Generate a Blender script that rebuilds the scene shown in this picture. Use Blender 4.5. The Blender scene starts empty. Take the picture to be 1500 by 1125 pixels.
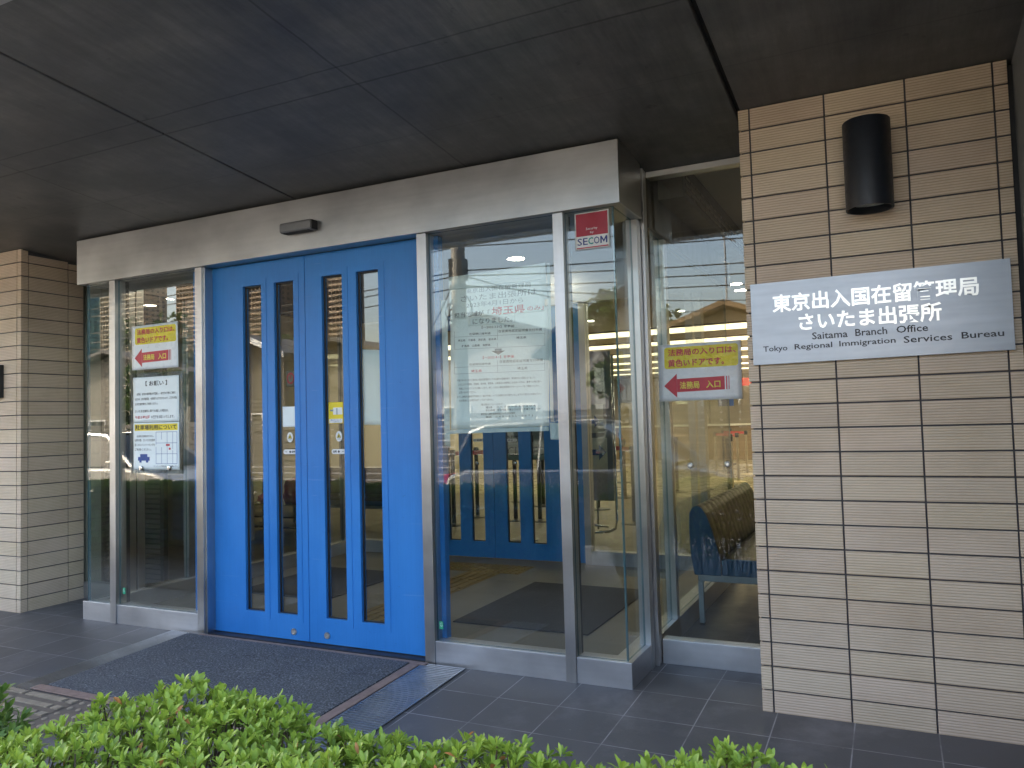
import bpy, bmesh, math, random
from mathutils import Vector, Matrix, noise as mn
R_ = math.radians
scene = bpy.context.scene
COL = scene.collection
rnd = random.Random(7)

# ------------------------------------------------------------------ camera
cd = bpy.data.cameras.new("camera")
cam = bpy.data.objects.new("camera", cd); COL.objects.link(cam)
cam.location = (1.1314, -3.5227, 1.2490)
cam.rotation_euler = (R_(92.7062), R_(1.5718), R_(25.9081))
cd.sensor_fit = 'HORIZONTAL'; cd.sensor_width = 36.0
cd.lens = 36.0 * 1145.72 / 1500.0
cd.clip_start = 0.02; cd.clip_end = 2000
scene.camera = cam

# ------------------------------------------------------------------ sky, sun, exposure
SUN_EL, SUN_ROT = R_(36), R_(-62)          # behind the building, to the left
w = bpy.data.worlds.new("World"); scene.world = w; w.use_nodes = True
nt = w.node_tree
sky = nt.nodes.new('ShaderNodeTexSky'); sky.sky_type = 'NISHITA'; sky.sun_disc = False
sky.sun_elevation = SUN_EL; sky.sun_rotation = SUN_ROT; sky.air_density = 1.0; sky.dust_density = 4.0; sky.ozone_density = 1.0
nt.links.new(sky.outputs[0], nt.nodes['Background'].inputs[0])
nt.nodes['Background'].inputs[1].default_value = 0.15
sd = bpy.data.lights.new("sun", 'SUN'); sd.energy = 2.3; sd.angle = R_(0.5); sd.color = (1.0, .93, .82)
sun = bpy.data.objects.new("sun", sd); COL.objects.link(sun)
sv = Vector((math.sin(SUN_ROT) * math.cos(SUN_EL), math.cos(SUN_ROT) * math.cos(SUN_EL), math.sin(SUN_EL)))
sun.rotation_euler = sv.to_track_quat('Z', 'Y').to_euler(); sun.location = (0, 0, 30)
vs = scene.view_settings
vs.view_transform = 'Standard'; vs.look = 'None'; vs.gamma = 1.0; vs.exposure = 3.0
if hasattr(vs, 'use_white_balance'):      # shade white balance, as the camera had
    vs.use_white_balance = True; vs.white_balance_temperature = 7300; vs.white_balance_tint = 10
scene.cycles.transparent_max_bounces = 32
scene.cycles.max_bounces = 10
scene.cycles.diffuse_bounces = 5
scene.cycles.glossy_bounces = 5
scene.cycles.caustics_reflective = False

# ------------------------------------------------------------------ materials
MATS = {}
def newmat(name):
    m = bpy.data.materials.new(name); m.use_nodes = True
    n = m.node_tree.nodes; l = m.node_tree.links
    return m, n, l, n['Principled BSDF']
def noise_fac(n, l, scale, detail=4, vec=None, rough=.6, space='Object'):
    tc = n.new('ShaderNodeTexCoord'); mp = n.new('ShaderNodeMapping')
    l.new(tc.outputs[space], mp.inputs[0])
    mp.inputs['Scale'].default_value = vec or (1, 1, 1)
    t = n.new('ShaderNodeTexNoise'); t.inputs['Scale'].default_value = scale
    t.inputs['Detail'].default_value = detail; t.inputs['Roughness'].default_value = rough
    l.new(mp.outputs[0], t.inputs['Vector'])
    return t.outputs['Fac']
def ramp(n, l, fac, stops):
    r = n.new('ShaderNodeValToRGB'); l.new(fac, r.inputs[0])
    e = r.color_ramp.elements
    while len(e) < len(stops): e.new(.5)
    for i, (p, c) in enumerate(stops):
        e[i].position = p; e[i].color = c if len(c) == 4 else (*c, 1)
    return r.outputs[0]
def rng(n, l, fac, a, b, lo=.3, hi=.7):
    r = n.new('ShaderNodeMapRange'); l.new(fac, r.inputs[0])
    r.inputs[1].default_value = lo; r.inputs[2].default_value = hi
    r.inputs[3].default_value = a; r.inputs[4].default_value = b
    return r.outputs[0]
def bump(n, l, bs, fac, strength, dist=.01):
    b = n.new('ShaderNodeBump'); b.inputs['Strength'].default_value = strength; b.inputs['Distance'].default_value = dist
    l.new(fac, b.inputs['Height']); l.new(b.outputs[0], bs.inputs['Normal']); return b
def sc(c, k): return tuple(x * k for x in c)
def mixc(n, l, fac, a, b, mode='MIX'):
    m = n.new('ShaderNodeMix'); m.data_type = 'RGBA'; m.blend_type = mode
    for i, v in ((0, fac), (6, a), (7, b)):
        if hasattr(v, 'links'): l.new(v, m.inputs[i])
        else: m.inputs[i].default_value = v if i == 0 else (*v[:3], 1)
    return m.outputs[2]
def mat_basic(name, col, rough=.5, metal=0., var=.12, scale=6, vec=None, bumpk=0., bscale=80, rvar=.08, spec=None, coat=0.):
    if name in MATS: return MATS[name]
    m, n, l, b = newmat(name)
    f = noise_fac(n, l, scale, 5, vec)
    l.new(ramp(n, l, f, [(.3, sc(col, 1 - var)), (.7, tuple(min(1, c * (1 + var)) for c in col))]), b.inputs['Base Color'])
    f2 = noise_fac(n, l, scale * 3.1, 4, vec)
    l.new(rng(n, l, f2, max(0.02, rough - rvar), min(1, rough + rvar)), b.inputs['Roughness'])
    b.inputs['Metallic'].default_value = metal
    if spec is not None: b.inputs['Specular IOR Level'].default_value = spec
    if coat: b.inputs['Coat Weight'].default_value = coat
    if bumpk: bump(n, l, b, noise_fac(n, l, bscale, 3, vec), bumpk)
    MATS[name] = m; return m
def mat_emit(name, col, s):
    m, n, l, b = newmat(name)
    b.inputs['Base Color'].default_value = (*col, 1); b.inputs['Emission Color'].default_value = (*col, 1)
    b.inputs['Emission Strength'].default_value = s; MATS[name] = m; return m
def mat_steel(name, col, rough, vec, streak=.12):
    m, n, l, b = newmat(name)
    f = noise_fac(n, l, 3, 2, vec, .5)
    g = noise_fac(n, l, 1.6, 5, (1, 1, 1.4), .6)
    c1 = ramp(n, l, f, [(.25, sc(col, 1 - streak)), (.75, tuple(min(1, c * (1 + streak)) for c in col))])
    c2 = ramp(n, l, g, [(.3, (.70, .70, .71)), (.65, (1, 1, 1))])
    l.new(mixc(n, l, 1.0, c1, c2, 'MULTIPLY'), b.inputs['Base Color'])
    l.new(rng(n, l, g, rough - .035, rough + .1), b.inputs['Roughness'])
    b.inputs['Metallic'].default_value = 1
    MATS[name] = m; return m
STEEL_H = mat_steel('brushed_steel', (.54, .55, .56), .335, (.6, .6, 14), .04)
STEEL_V = mat_steel('brushed_steel_upright', (.58, .58, .585), .33, (14, 14, .6), .04)
STEEL_P = mat_steel('brushed_steel_plinth', (.64, .65, .68), .42, (.6, .6, 14), .04)
PLATE = mat_steel('satin_plate', (.42, .45, .49), .40, (.8, .8, 10), .09)
MIRROR = mat_basic('polished_steel', (.85, .84, .8), .33, 1., .06, 30, rvar=.03)
DARKMETAL = mat_basic('dark_frame', (.03, .032, .036), .45, .3)
BLACKP = mat_basic('black_lamp_paint', (.012, .015, .022), .42, 0., .2, 20, bumpk=.15, bscale=400)
RUBBER = mat_basic('black_rubber', (.02, .02, .022), .7)
GREYP = mat_basic('grey_plastic', (.2, .205, .22), .4)
WHITEP = mat_basic('white_plastic', (.75, .76, .76), .4, var=.04)
TAPE = mat_basic('brown_tape', (.30, .21, .18), .7, 0, .2, 30)
GRILLMAT = mat_basic('louvre_brown', (.10, .092, .08), .6)
INWALL = mat_basic('interior_wall', (.46, .43, .37), .7, 0, .05, 3)
INDARK = mat_basic('interior_bronze', (.10, .08, .055), .5, 0, .1, 3)
CEIL = mat_basic('interior_ceiling', (.55, .5, .42), .85, 0, .03, 3)
VINYL = mat_basic('navy_vinyl', (.016, .085, .18), .38, 0, .2, 8, bumpk=.06, bscale=160, rvar=.07)
VINYLB = mat_basic('dark_seat_vinyl', (.014, .012, .011), .37, 0, .35, 9, bumpk=.06, bscale=120, rvar=.07, spec=.16)  # near-black vinyl of backrest and seat, tone varied by noise
FRAMEG = mat_basic('grey_powder_coat', (.32, .38, .42), .4)
RED = mat_basic('red_belt', (.55, .02, .02), .6)
SILVER = mat_basic('silver_tube', (.6, .6, .58), .22, 1)
BRASS = mat_basic('warm_silver_post', (.62, .55, .42), .35, .7)
BLACKM = mat_basic('black_post', (.015, .016, .018), .35)
COUNTER = mat_basic('counter_wood', (.30, .22, .13), .5, 0, .15, 4, (1, 1, 8))
PAPER = mat_basic('white_paper', (.84, .91, .92), .5, 0, .03, 5, bumpk=.5, bscale=14)
PAPERW = mat_basic('laminated_white', (.76, .80, .83), .3, 0, .05, 7, bumpk=.4, bscale=18)
YELP = mat_basic('yellow_print', (.72, .60, .02), .3, 0, .12, 14, bumpk=.4, bscale=24)
YELB = mat_basic('yellow_print_flat', (.85, .66, .04), .5, 0, .04)
REDP = mat_basic('red_print', (.52, .02, .045), .35, 0, .12, 14)
BLKP = mat_basic('black_print', (.03, .03, .035), .6)
GRYP = mat_basic('grey_print', (.26, .30, .34), .6)
BLUP = mat_basic('blue_print', (.03, .08, .30), .6)
GRNP = mat_basic('green_print', (.02, .42, .22), .6)
YTXT = mat_basic('yellow_letters', (.85, .75, .12), .5)
MAGP = mat_basic('logo_navy', (.03, .05, .22), .5)
TEALP = mat_basic('logo_teal', (.0, .30, .28), .5)
PINK = mat_basic('pink_cloth', (.6, .2, .28), .9)
REDCL = mat_basic('red_cloth', (.30, .012, .02), .85, 0, .3, 12)

def mat_blue():
    m, n, l, b = newmat('blue_paint')
    f = noise_fac(n, l, 4, 6, (40, 40, .8), .7)
    g = noise_fac(n, l, 2.2, 5, (1, 1, .7))
    c = ramp(n, l, f, [(.3, (.013, .205, .60)), (.7, (.018, .235, .66))])
    c2 = ramp(n, l, g, [(.32, (.80, .84, .88)), (.6, (1, 1, 1))])
    s = noise_fac(n, l, 26, 5, (1, 1, 2.4), .75)
    c3 = ramp(n, l, s, [(.27, (.45, .5, .55)), (.35, (1, 1, 1))])
    l.new(mixc(n, l, 1, mixc(n, l, 1, c, c2, 'MULTIPLY'), c3, 'MULTIPLY'), b.inputs['Base Color'])
    sx = noise_fac(n, l, 9, 3, (.5, .5, 9), .5)
    cc = [lk.from_socket for lk in l if lk.to_socket == b.inputs['Base Color']][0]
    l.new(mixc(n, l, rng(n, l, sx, 0, .22, .70, .76), cc, (.25, .42, .75)), b.inputs['Base Color'])
    l.new(rng(n, l, g, .30, .48), b.inputs['Roughness'])
    bump(n, l, b, f, .04, .003)
    return m
BLUE = mat_blue()

def mat_glass(name, tint=(.93, .965, .955), ior=1.55, dirt=.02):
    m = bpy.data.materials.new(name); m.use_nodes = True
    n = m.node_tree.nodes; l = m.node_tree.links; n.remove(n['Principled BSDF'])
    out = n['Material Output']
    geo = n.new('ShaderNodeNewGeometry'); fr = n.new('ShaderNodeFresnel')
    mr = n.new('ShaderNodeMapRange'); l.new(geo.outputs['Backfacing'], mr.inputs[0])
    mr.inputs[3].default_value = ior; mr.inputs[4].default_value = 1 / ior
    l.new(mr.outputs[0], fr.inputs[0])
    tr = n.new('ShaderNodeBsdfTransparent'); tr.inputs[0].default_value = (*tint, 1)
    gl = n.new('ShaderNodeBsdfGlossy'); gl.inputs['Roughness'].default_value = 0.0
    mx = n.new('ShaderNodeMixShader'); l.new(fr.outputs[0], mx.inputs[0]); l.new(tr.outputs[0], mx.inputs[1]); l.new(gl.outputs[0], mx.inputs[2])
    df = n.new('ShaderNodeBsdfDiffuse'); df.inputs[0].default_value = (.6, .64, .66, 1)
    f = noise_fac(n, l, 5, 6, (1, 1, .35), .75)
    d = rng(n, l, f, 0, dirt, .45, .8)
    mx2 = n.new('ShaderNodeMixShader'); l.new(d, mx2.inputs[0]); l.new(mx.outputs[0], mx2.inputs[1]); l.new(df.outputs[0], mx2.inputs[2])
    l.new(mx2.outputs[0], out.inputs[0]); MATS[name] = m; return m
GLASS = mat_glass('window_glass', ior=1.72, dirt=.008)
FILM = mat_glass('clear_film', (.9, .93, .93), 1.5, .5)
GEDGE = mat_basic('glass_edge', (.10, .20, .24), .2, var=.1)

def mat_tile():
    m, n, l, b = newmat('ribbed_wall_tile')
    tc = n.new('ShaderNodeTexCoord'); sp = n.new('ShaderNodeSeparateXYZ'); l.new(tc.outputs['Object'], sp.inputs[0])
    mu = n.new('ShaderNodeMath'); mu.operation = 'MULTIPLY'; l.new(sp.outputs[2], mu.inputs[0]); mu.inputs[1].default_value = 2 * math.pi / .0108
    si = n.new('ShaderNodeMath'); si.operation = 'SINE'; l.new(mu.outputs[0], si.inputs[0])
    rib = rng(n, l, si.outputs[0], 0, 1, -.9, .3)
    f = noise_fac(n, l, 9, 6, (.6, .6, 26), .8)
    # per tile tone
    vc = n.new('ShaderNodeVertexColor'); vc.layer_name = 'tone'
    base = ramp(n, l, f, [(.3, (.67, .530, .412)), (.7, (.80, .650, .510))])
    c = mixc(n, l, 1, base, vc.outputs[0], 'MULTIPLY')
    groove = ramp(n, l, rib, [(0, (.74, .68, .61)), (.5, (1, 1, 1))])
    c = mixc(n, l, 1, c, groove, 'MULTIPLY')
    d = noise_fac(n, l, 2.3, 6, (1, 1, 1.2), .65)
    c = mixc(n, l, 1, c, ramp(n, l, d, [(.28, (.84, .82, .78)), (.55, (1, 1, 1))]), 'MULTIPLY')
    l.new(c, b.inputs['Base Color']); b.inputs['Roughness'].default_value = .62
    bump(n, l, b, rib, .55, .0016)
    return m
TILE = mat_tile()
GROUT = mat_basic('dark_grout', (.085, .080, .086), .8, bumpk=.4, bscale=300)

def mat_soffit():
    m, n, l, b = newmat('dark_painted_concrete')
    f = noise_fac(n, l, 1.5, 8, (1, 1.5, 1), .68)
    g = noise_fac(n, l, 3.5, 7, (6, .7, 1), .75)
    h = noise_fac(n, l, 7, 6, (1, 1, 1), .7)
    c = ramp(n, l, f, [(.30, (.100, .102, .106)), (.5, (.148, .147, .146)), (.68, (.215, .208, .198))])
    c = mixc(n, l, 1, c, ramp(n, l, g, [(.34, (.60, .60, .61)), (.62, (1.0, 1.0, 1.0))]), 'MULTIPLY')
    c = mixc(n, l, 1, c, ramp(n, l, h, [(.24, (.42, .42, .44)), (.36, (1, 1, 1)), (.78, (1, 1, 1)), (.86, (1.0, 1.0, 1.0))]), 'MULTIPLY')
    # formwork joints (fine lines)
    tc = n.new('ShaderNodeTexCoord'); sp = n.new('ShaderNodeSeparateXYZ'); l.new(tc.outputs['Object'], sp.inputs[0])
    wob = noise_fac(n, l, 3, 3)
    def line(axis, pos, wid, lo):
        a = n.new('ShaderNodeMath'); a.operation = 'MULTIPLY_ADD'; l.new(wob, a.inputs[0]); a.inputs[1].default_value = .018; l.new(sp.outputs[axis], a.inputs[2])
        s = n.new('ShaderNodeMath'); s.operation = 'SUBTRACT'; l.new(a.outputs[0], s.inputs[0]); s.inputs[1].default_value = pos + .009
        ab = n.new('ShaderNodeMath'); ab.operation = 'ABSOLUTE'; l.new(s.outputs[0], ab.inputs[0])
        return rng(n, l, ab.outputs[0], lo, 1, wid * .4, wid)
    for ax, p, wd, lo in ((1, -.91, .007, .5), (1, -1.05, .006, .55), (0, -.809, .007, .5), (0, -3.05, .007, .6), (1, -.42, .005, .8)):
        c = mixc(n, l, 1, c, line(ax, p, wd, lo), 'MULTIPLY')
    l.new(c, b.inputs['Base Color'])
    l.new(rng(n, l, g, .36, .60), b.inputs['Roughness'])
    bump(n, l, b, h, .25, .004)
    return m
SOFFIT = mat_soffit()
CONC = mat_basic('grey_concrete', (.17, .175, .18), .8, 0, .2, 2.5, bumpk=.4, bscale=60)

def mat_floor(name, c0, c1, gx, gy, ox, oy, gw, gl, rough, groutcol, bumpk=.2):
    m, n, l, b = newmat(name)
    tc = n.new('ShaderNodeTexCoord'); sp = n.new('ShaderNodeSeparateXYZ'); l.new(tc.outputs['Object'], sp.inputs[0])
    def cell(axis, o, p):
        a = n.new('ShaderNodeMath'); a.operation = 'SUBTRACT'; l.new(sp.outputs[axis], a.inputs[0]); a.inputs[1].default_value = o
        d = n.new('ShaderNodeMath'); d.operation = 'DIVIDE'; l.new(a.outputs[0], d.inputs[0]); d.inputs[1].default_value = p
        fl = n.new('ShaderNodeMath'); fl.operation = 'FLOOR'; l.new(d.outputs[0], fl.inputs[0])
        fr = n.new('ShaderNodeMath'); fr.operation = 'FRACT'; l.new(d.outputs[0], fr.inputs[0])
        s = n.new('ShaderNodeMath'); s.operation = 'SUBTRACT'; l.new(fr.outputs[0], s.inputs[0]); s.inputs[1].default_value = .5
        ab = n.new('ShaderNodeMath'); ab.operation = 'ABSOLUTE'; l.new(s.outputs[0], ab.inputs[0])
        return fl.outputs[0], rng(n, l, ab.outputs[0], 0, 1, .5 - gw / p, .5 - gw / p + .0035)
    fx, lx = cell(0, ox, gx); fy, ly = cell(1, oy, gy)
    cb = n.new('ShaderNodeCombineXYZ'); l.new(fx, cb.inputs[0]); l.new(fy, cb.inputs[1])
    wn = n.new('ShaderNodeTexWhiteNoise'); l.new(cb.outputs[0], wn.inputs['Vector'])
    f = noise_fac(n, l, 5, 7, (1, 1, 1), .7)
    c = ramp(n, l, f, [(.3, c0), (.7, c1)])
    c = mixc(n, l, 1, c, ramp(n, l, wn.outputs['Value'], [(0, (.82, .82, .83)), (1, (1, 1, 1))]), 'MULTIPLY')
    st = noise_fac(n, l, 1.7, 7, (1, 1, 1), .72)
    c = mixc(n, l, rng(n, l, st, 0, .30, .52, .72), c, groutcol)
    sk = noise_fac(n, l, 60, 3, (1, 1, 1), .6)
    c = mixc(n, l, rng(n, l, sk, 0, .55, .70, .80), c, groutcol)
    mx = n.new('ShaderNodeMath'); mx.operation = 'MAXIMUM'; l.new(lx, mx.inputs[0]); l.new(ly, mx.inputs[1])
    gf = noise_fac(n, l, 4, 4)
    mm = n.new('ShaderNodeMath'); mm.operation = 'MULTIPLY'; l.new(mx.outputs[0], mm.inputs[0]); l.new(rng(n, l, gf, .25, 1, .4, .6), mm.inputs[1])
    l.new(mixc(n, l, mm.outputs[0], c, groutcol), b.inputs['Base Color'])
    h = noise_fac(n, l, 120, 3)
    l.new(rng(n, l, f, rough - .1, rough + .12), b.inputs['Roughness'])
    bump(n, l, b, h, bumpk, .003)
    return m
PAVE = mat_floor('slate_paving_tile', (.085, .086, .094), (.140, .140, .150), .298, .287, .047, -.285, .0030, 0, .50, (.36, .35, .37))
STONE = mat_floor('vestibule_stone_floor', (.15, .138, .115), (.21, .195, .165), .45, .45, .1, .2, .002, 0, .5, (.12, .11, .1))
ROOMT = mat_floor('dark_room_tile', (.04, .037, .035), (.065, .06, .055), .30, .30, .047, .447, .002, 0, .4, (.1, .095, .09))
WARMF = mat_floor('polished_hall_floor', (.30, .265, .20), (.36, .325, .25), .9, .9, 0, 0, .003, 0, .28, (.25, .2, .12))

def mat_mat(name, c0, c1, scale=260, sp=(.35, .4, .5)):
    m, n, l, b = newmat(name)
    f = noise_fac(n, l, scale, 2, None, .8); g = noise_fac(n, l, 3, 5)
    c = ramp(n, l, f, [(.35, c0), (.6, c1), (.72, sp)])
    c = mixc(n, l, 1, c, ramp(n, l, g, [(.3, (.78, .78, .8)), (.7, (1, 1, 1))]), 'MULTIPLY')
    l.new(c, b.inputs['Base Color']); b.inputs['Roughness'].default_value = .9
    bump(n, l, b, f, .9, .006); return m
MATO = mat_mat('coil_mat_blue_grey', (.046, .052, .060), (.155, .170, .192), 110, (.42, .45, .50))
MATI = mat_mat('rubber_mat_dark', (.022, .023, .026), (.045, .046, .05), 90, (.07, .07, .075))

def mat_leaf(name, c_lo, c_hi, c_old):
    m, n, l, b = newmat(name)
    vc = n.new('ShaderNodeVertexColor'); vc.layer_name = 'tone'
    sp = n.new('ShaderNodeSeparateColor'); l.new(vc.outputs[0], sp.inputs[0])
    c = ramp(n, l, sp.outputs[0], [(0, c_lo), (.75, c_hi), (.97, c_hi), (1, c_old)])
    l.new(c, b.inputs['Base Color']); b.inputs['Roughness'].default_value = .42
    b.inputs['Specular IOR Level'].default_value = .4
    tl = n.new('ShaderNodeBsdfTranslucent'); l.new(c, tl.inputs[0])
    mx = n.new('ShaderNodeMixShader'); mx.inputs[0].default_value = .35
    out = n['Material Output']; l.new(b.outputs[0], mx.inputs[1]); l.new(tl.outputs[0], mx.inputs[2]); l.new(mx.outputs[0], out.inputs[0])
    return m
LEAF = mat_leaf('azalea_leaf', (.10, .20, .03), (.29, .42, .065), (.52, .22, .08))
LEAF2 = mat_leaf('dark_shrub_leaf', (.05, .11, .03), (.17, .29, .06), (.30, .26, .05))
TREEM = mat_leaf('tree_leaf', (.03, .06, .02), (.08, .13, .035), (.12, .12, .04))
TWIG = mat_basic('twig', (.10, .07, .045), .8)

# ------------------------------------------------------------------ mesh helpers
class MB:
    def __init__(s): s.v = []; s.f = []; s.t = []; s.tone = None
    def add(s, vs, fs, tone=1.):
        o = len(s.v); s.v += [tuple(v) for v in vs]
        for f in fs: s.f.append(tuple(i + o for i in f)); s.t.append(tone)
    def box(s, x0, x1, y0, y1, z0, z1, tone=1.):
        s.add([(x0, y0, z0), (x1, y0, z0), (x1, y1, z0), (x0, y1, z0), (x0, y0, z1), (x1, y0, z1), (x1, y1, z1), (x0, y1, z1)],
              [(0, 3, 2, 1), (4, 5, 6, 7), (0, 1, 5, 4), (1, 2, 6, 5), (2, 3, 7, 6), (3, 0, 4, 7)], tone)
        return s
    def tube(s, pts, r, n=8, caps=True):
        pts = [Vector(p) for p in pts]; rings = []
        rr = r if isinstance(r, (list, tuple)) else [r] * len(pts)
        for i, p in enumerate(pts):
            d = (pts[min(i + 1, len(pts) - 1)] - pts[max(i - 1, 0)]).normalized()
            a = Vector((0, 0, 1)) if abs(d.z) < .9 else Vector((1, 0, 0))
            u = d.cross(a).normalized(); w_ = d.cross(u)
            rings.append([p + (u * math.cos(2 * math.pi * k / n) + w_ * math.sin(2 * math.pi * k / n)) * rr[i] for k in range(n)])
        vs = [q for r_ in rings for q in r_]; fs = []
        for i in range(len(pts) - 1):
            for k in range(n):
                fs.append((i * n + k, i * n + (k + 1) % n, (i + 1) * n + (k + 1) % n, (i + 1) * n + k))
        if caps: fs.append(tuple(range(n - 1, -1, -1))); fs.append(tuple((len(pts) - 1) * n + k for k in range(n)))
        s.add(vs, fs); return s
    def lathe(s, cx, cy, prof, n=24):
        vs = []; fs = []
        for (r, z) in prof:
            for k in range(n): vs.append((cx + r * math.cos(2 * math.pi * k / n), cy + r * math.sin(2 * math.pi * k / n), z))
        for i in range(len(prof) - 1):
            for k in range(n): fs.append((i * n + k, i * n + (k + 1) % n, (i + 1) * n + (k + 1) % n, (i + 1) * n + k))
        fs.append(tuple(range(n - 1, -1, -1))); fs.append(tuple((len(prof) - 1) * n + k for k in range(n)))
        s.add(vs, fs); return s
    def prism(s, poly, axis, a, b):     # poly in the other two axes, extruded along axis
        def P(p, t):
            return (t, p[0], p[1]) if axis == 'x' else (p[0], t, p[1]) if axis == 'y' else (p[0], p[1], t)
        n = len(poly)
        s.add([P(p, a) for p in poly] + [P(p, b) for p in poly],
              [tuple(range(n)), tuple(range(2 * n - 1, n - 1, -1))] + [(k, k + n, (k + 1) % n + n, (k + 1) % n) for k in range(n)]); return s
    def build(s, name, mat, parent=None, bevel=0, smooth=False, fixn=True):
        me = bpy.data.meshes.new(name); me.from_pydata(s.v, [], s.f)
        if any(t != 1. for t in s.t):
            ca = me.color_attributes.new('tone', 'FLOAT_COLOR', 'CORNER')
            data = []
            for p, t in zip(me.polygons, s.t):
                tt = t if isinstance(t, tuple) else (t, t, t)
                data += [*tt, 1.0] * p.loop_total
            ca.data.foreach_set('color', data)
        if fixn:
            bm = bmesh.new(); bm.from_mesh(me); bmesh.ops.recalc_face_normals(bm, faces=bm.faces[:]); bm.to_mesh(me); bm.free()
        o = bpy.data.objects.new(name, me); COL.objects.link(o)
        for m in (mat if isinstance(mat, (list, tuple)) else [mat]): me.materials.append(m)
        if parent: o.parent = parent
        if smooth:
            for p in me.polygons: p.use_smooth = True
        if bevel:
            b = o.modifiers.new('bevel', 'BEVEL'); b.width = bevel; b.segments = 2; b.limit_method = 'ANGLE'; b.harden_normals = False
        return o
def tag(o, label=None, cat=None, group=None, kind=None):
    if label: o['label'] = label
    if cat: o['category'] = cat
    if group: o['group'] = group
    if kind: o['kind'] = kind
    return o
def empty(name, loc=(0, 0, 0), rz=0):
    o = bpy.data.objects.new(name, None); COL.objects.link(o); o.location = loc; o.rotation_euler = (0, 0, rz); o.empty_display_size = .1
    return o
def copy_tree(o, parent=None):
    c = o.copy(); COL.objects.link(c); c.parent = parent
    for ch in [x for x in list(COL.objects) if x.parent == o]: copy_tree(ch, c)
    return c
def holes(mb, x0, x1, z0, z1, hs, y0, y1):
    """panel in the xz plane from y0 to y1 with rectangular openings"""
    xs = sorted({x0, x1, *[h[0] for h in hs], *[h[1] for h in hs]}); zs = sorted({z0, z1, *[h[2] for h in hs], *[h[3] for h in hs]})
    nx, nz = len(xs) - 1, len(zs) - 1
    def solid(i, j):
        if i < 0 or j < 0 or i >= nx or j >= nz: return False
        cx, cz = (xs[i] + xs[i + 1]) / 2, (zs[j] + zs[j + 1]) / 2
        return not any(h[0] < cx < h[1] and h[2] < cz < h[3] for h in hs)
    ix = {}; V = []; F = []
    def vid(i, j, k):
        if (i, j, k) not in ix: ix[(i, j, k)] = len(V); V.append((xs[i], (y0, y1)[k], zs[j]))
        return ix[(i, j, k)]
    for i in range(nx):
        for j in range(nz):
            if not solid(i, j): continue
            F.append((vid(i, j, 0), vid(i + 1, j, 0), vid(i + 1, j + 1, 0), vid(i, j + 1, 0)))
            F.append((vid(i, j, 1), vid(i, j + 1, 1), vid(i + 1, j + 1, 1), vid(i + 1, j, 1)))
            for (di, dj, a, b) in ((-1, 0, (i, j), (i, j + 1)), (1, 0, (i + 1, j), (i + 1, j + 1)), (0, -1, (i, j), (i + 1, j)), (0, 1, (i, j + 1), (i + 1, j + 1))):
                if not solid(i + di, j + dj):
                    F.append((vid(*a, 0), vid(*a, 1), vid(*b, 1), vid(*b, 0)))
    mb.add(V, F)

# text -> triangles in 2D, cached
_tc = {}
def text2d(body, bold=0.):
    k = (body, bold)
    if k in _tc: return _tc[k]
    cu = bpy.data.curves.new('lettering', 'FONT'); cu.body = body; cu.size = 1; cu.offset = bold; cu.resolution_u = 2
    o = bpy.data.objects.new('lettering', cu); COL.objects.link(o)
    bpy.context.view_layer.update()
    me = bpy.data.meshes.new_from_object(o.evaluated_get(bpy.context.evaluated_depsgraph_get()))
    vs = [(v.co.x, v.co.y) for v in me.vertices]; fs = [tuple(p.vertices) for p in me.polygons]
    bpy.data.objects.remove(o); bpy.data.curves.remove(cu); bpy.data.meshes.remove(me)
    if not vs: _tc[k] = ([], []); return _tc[k]
    x0 = min(v[0] for v in vs); x1 = max(v[0] for v in vs); y0 = min(v[1] for v in vs); y1 = max(v[1] for v in vs)
    r = ([((x - x0) / (x1 - x0), (y - y0) / (y1 - y0)) for x, y in vs], fs)
    _tc[k] = r; return r

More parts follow.
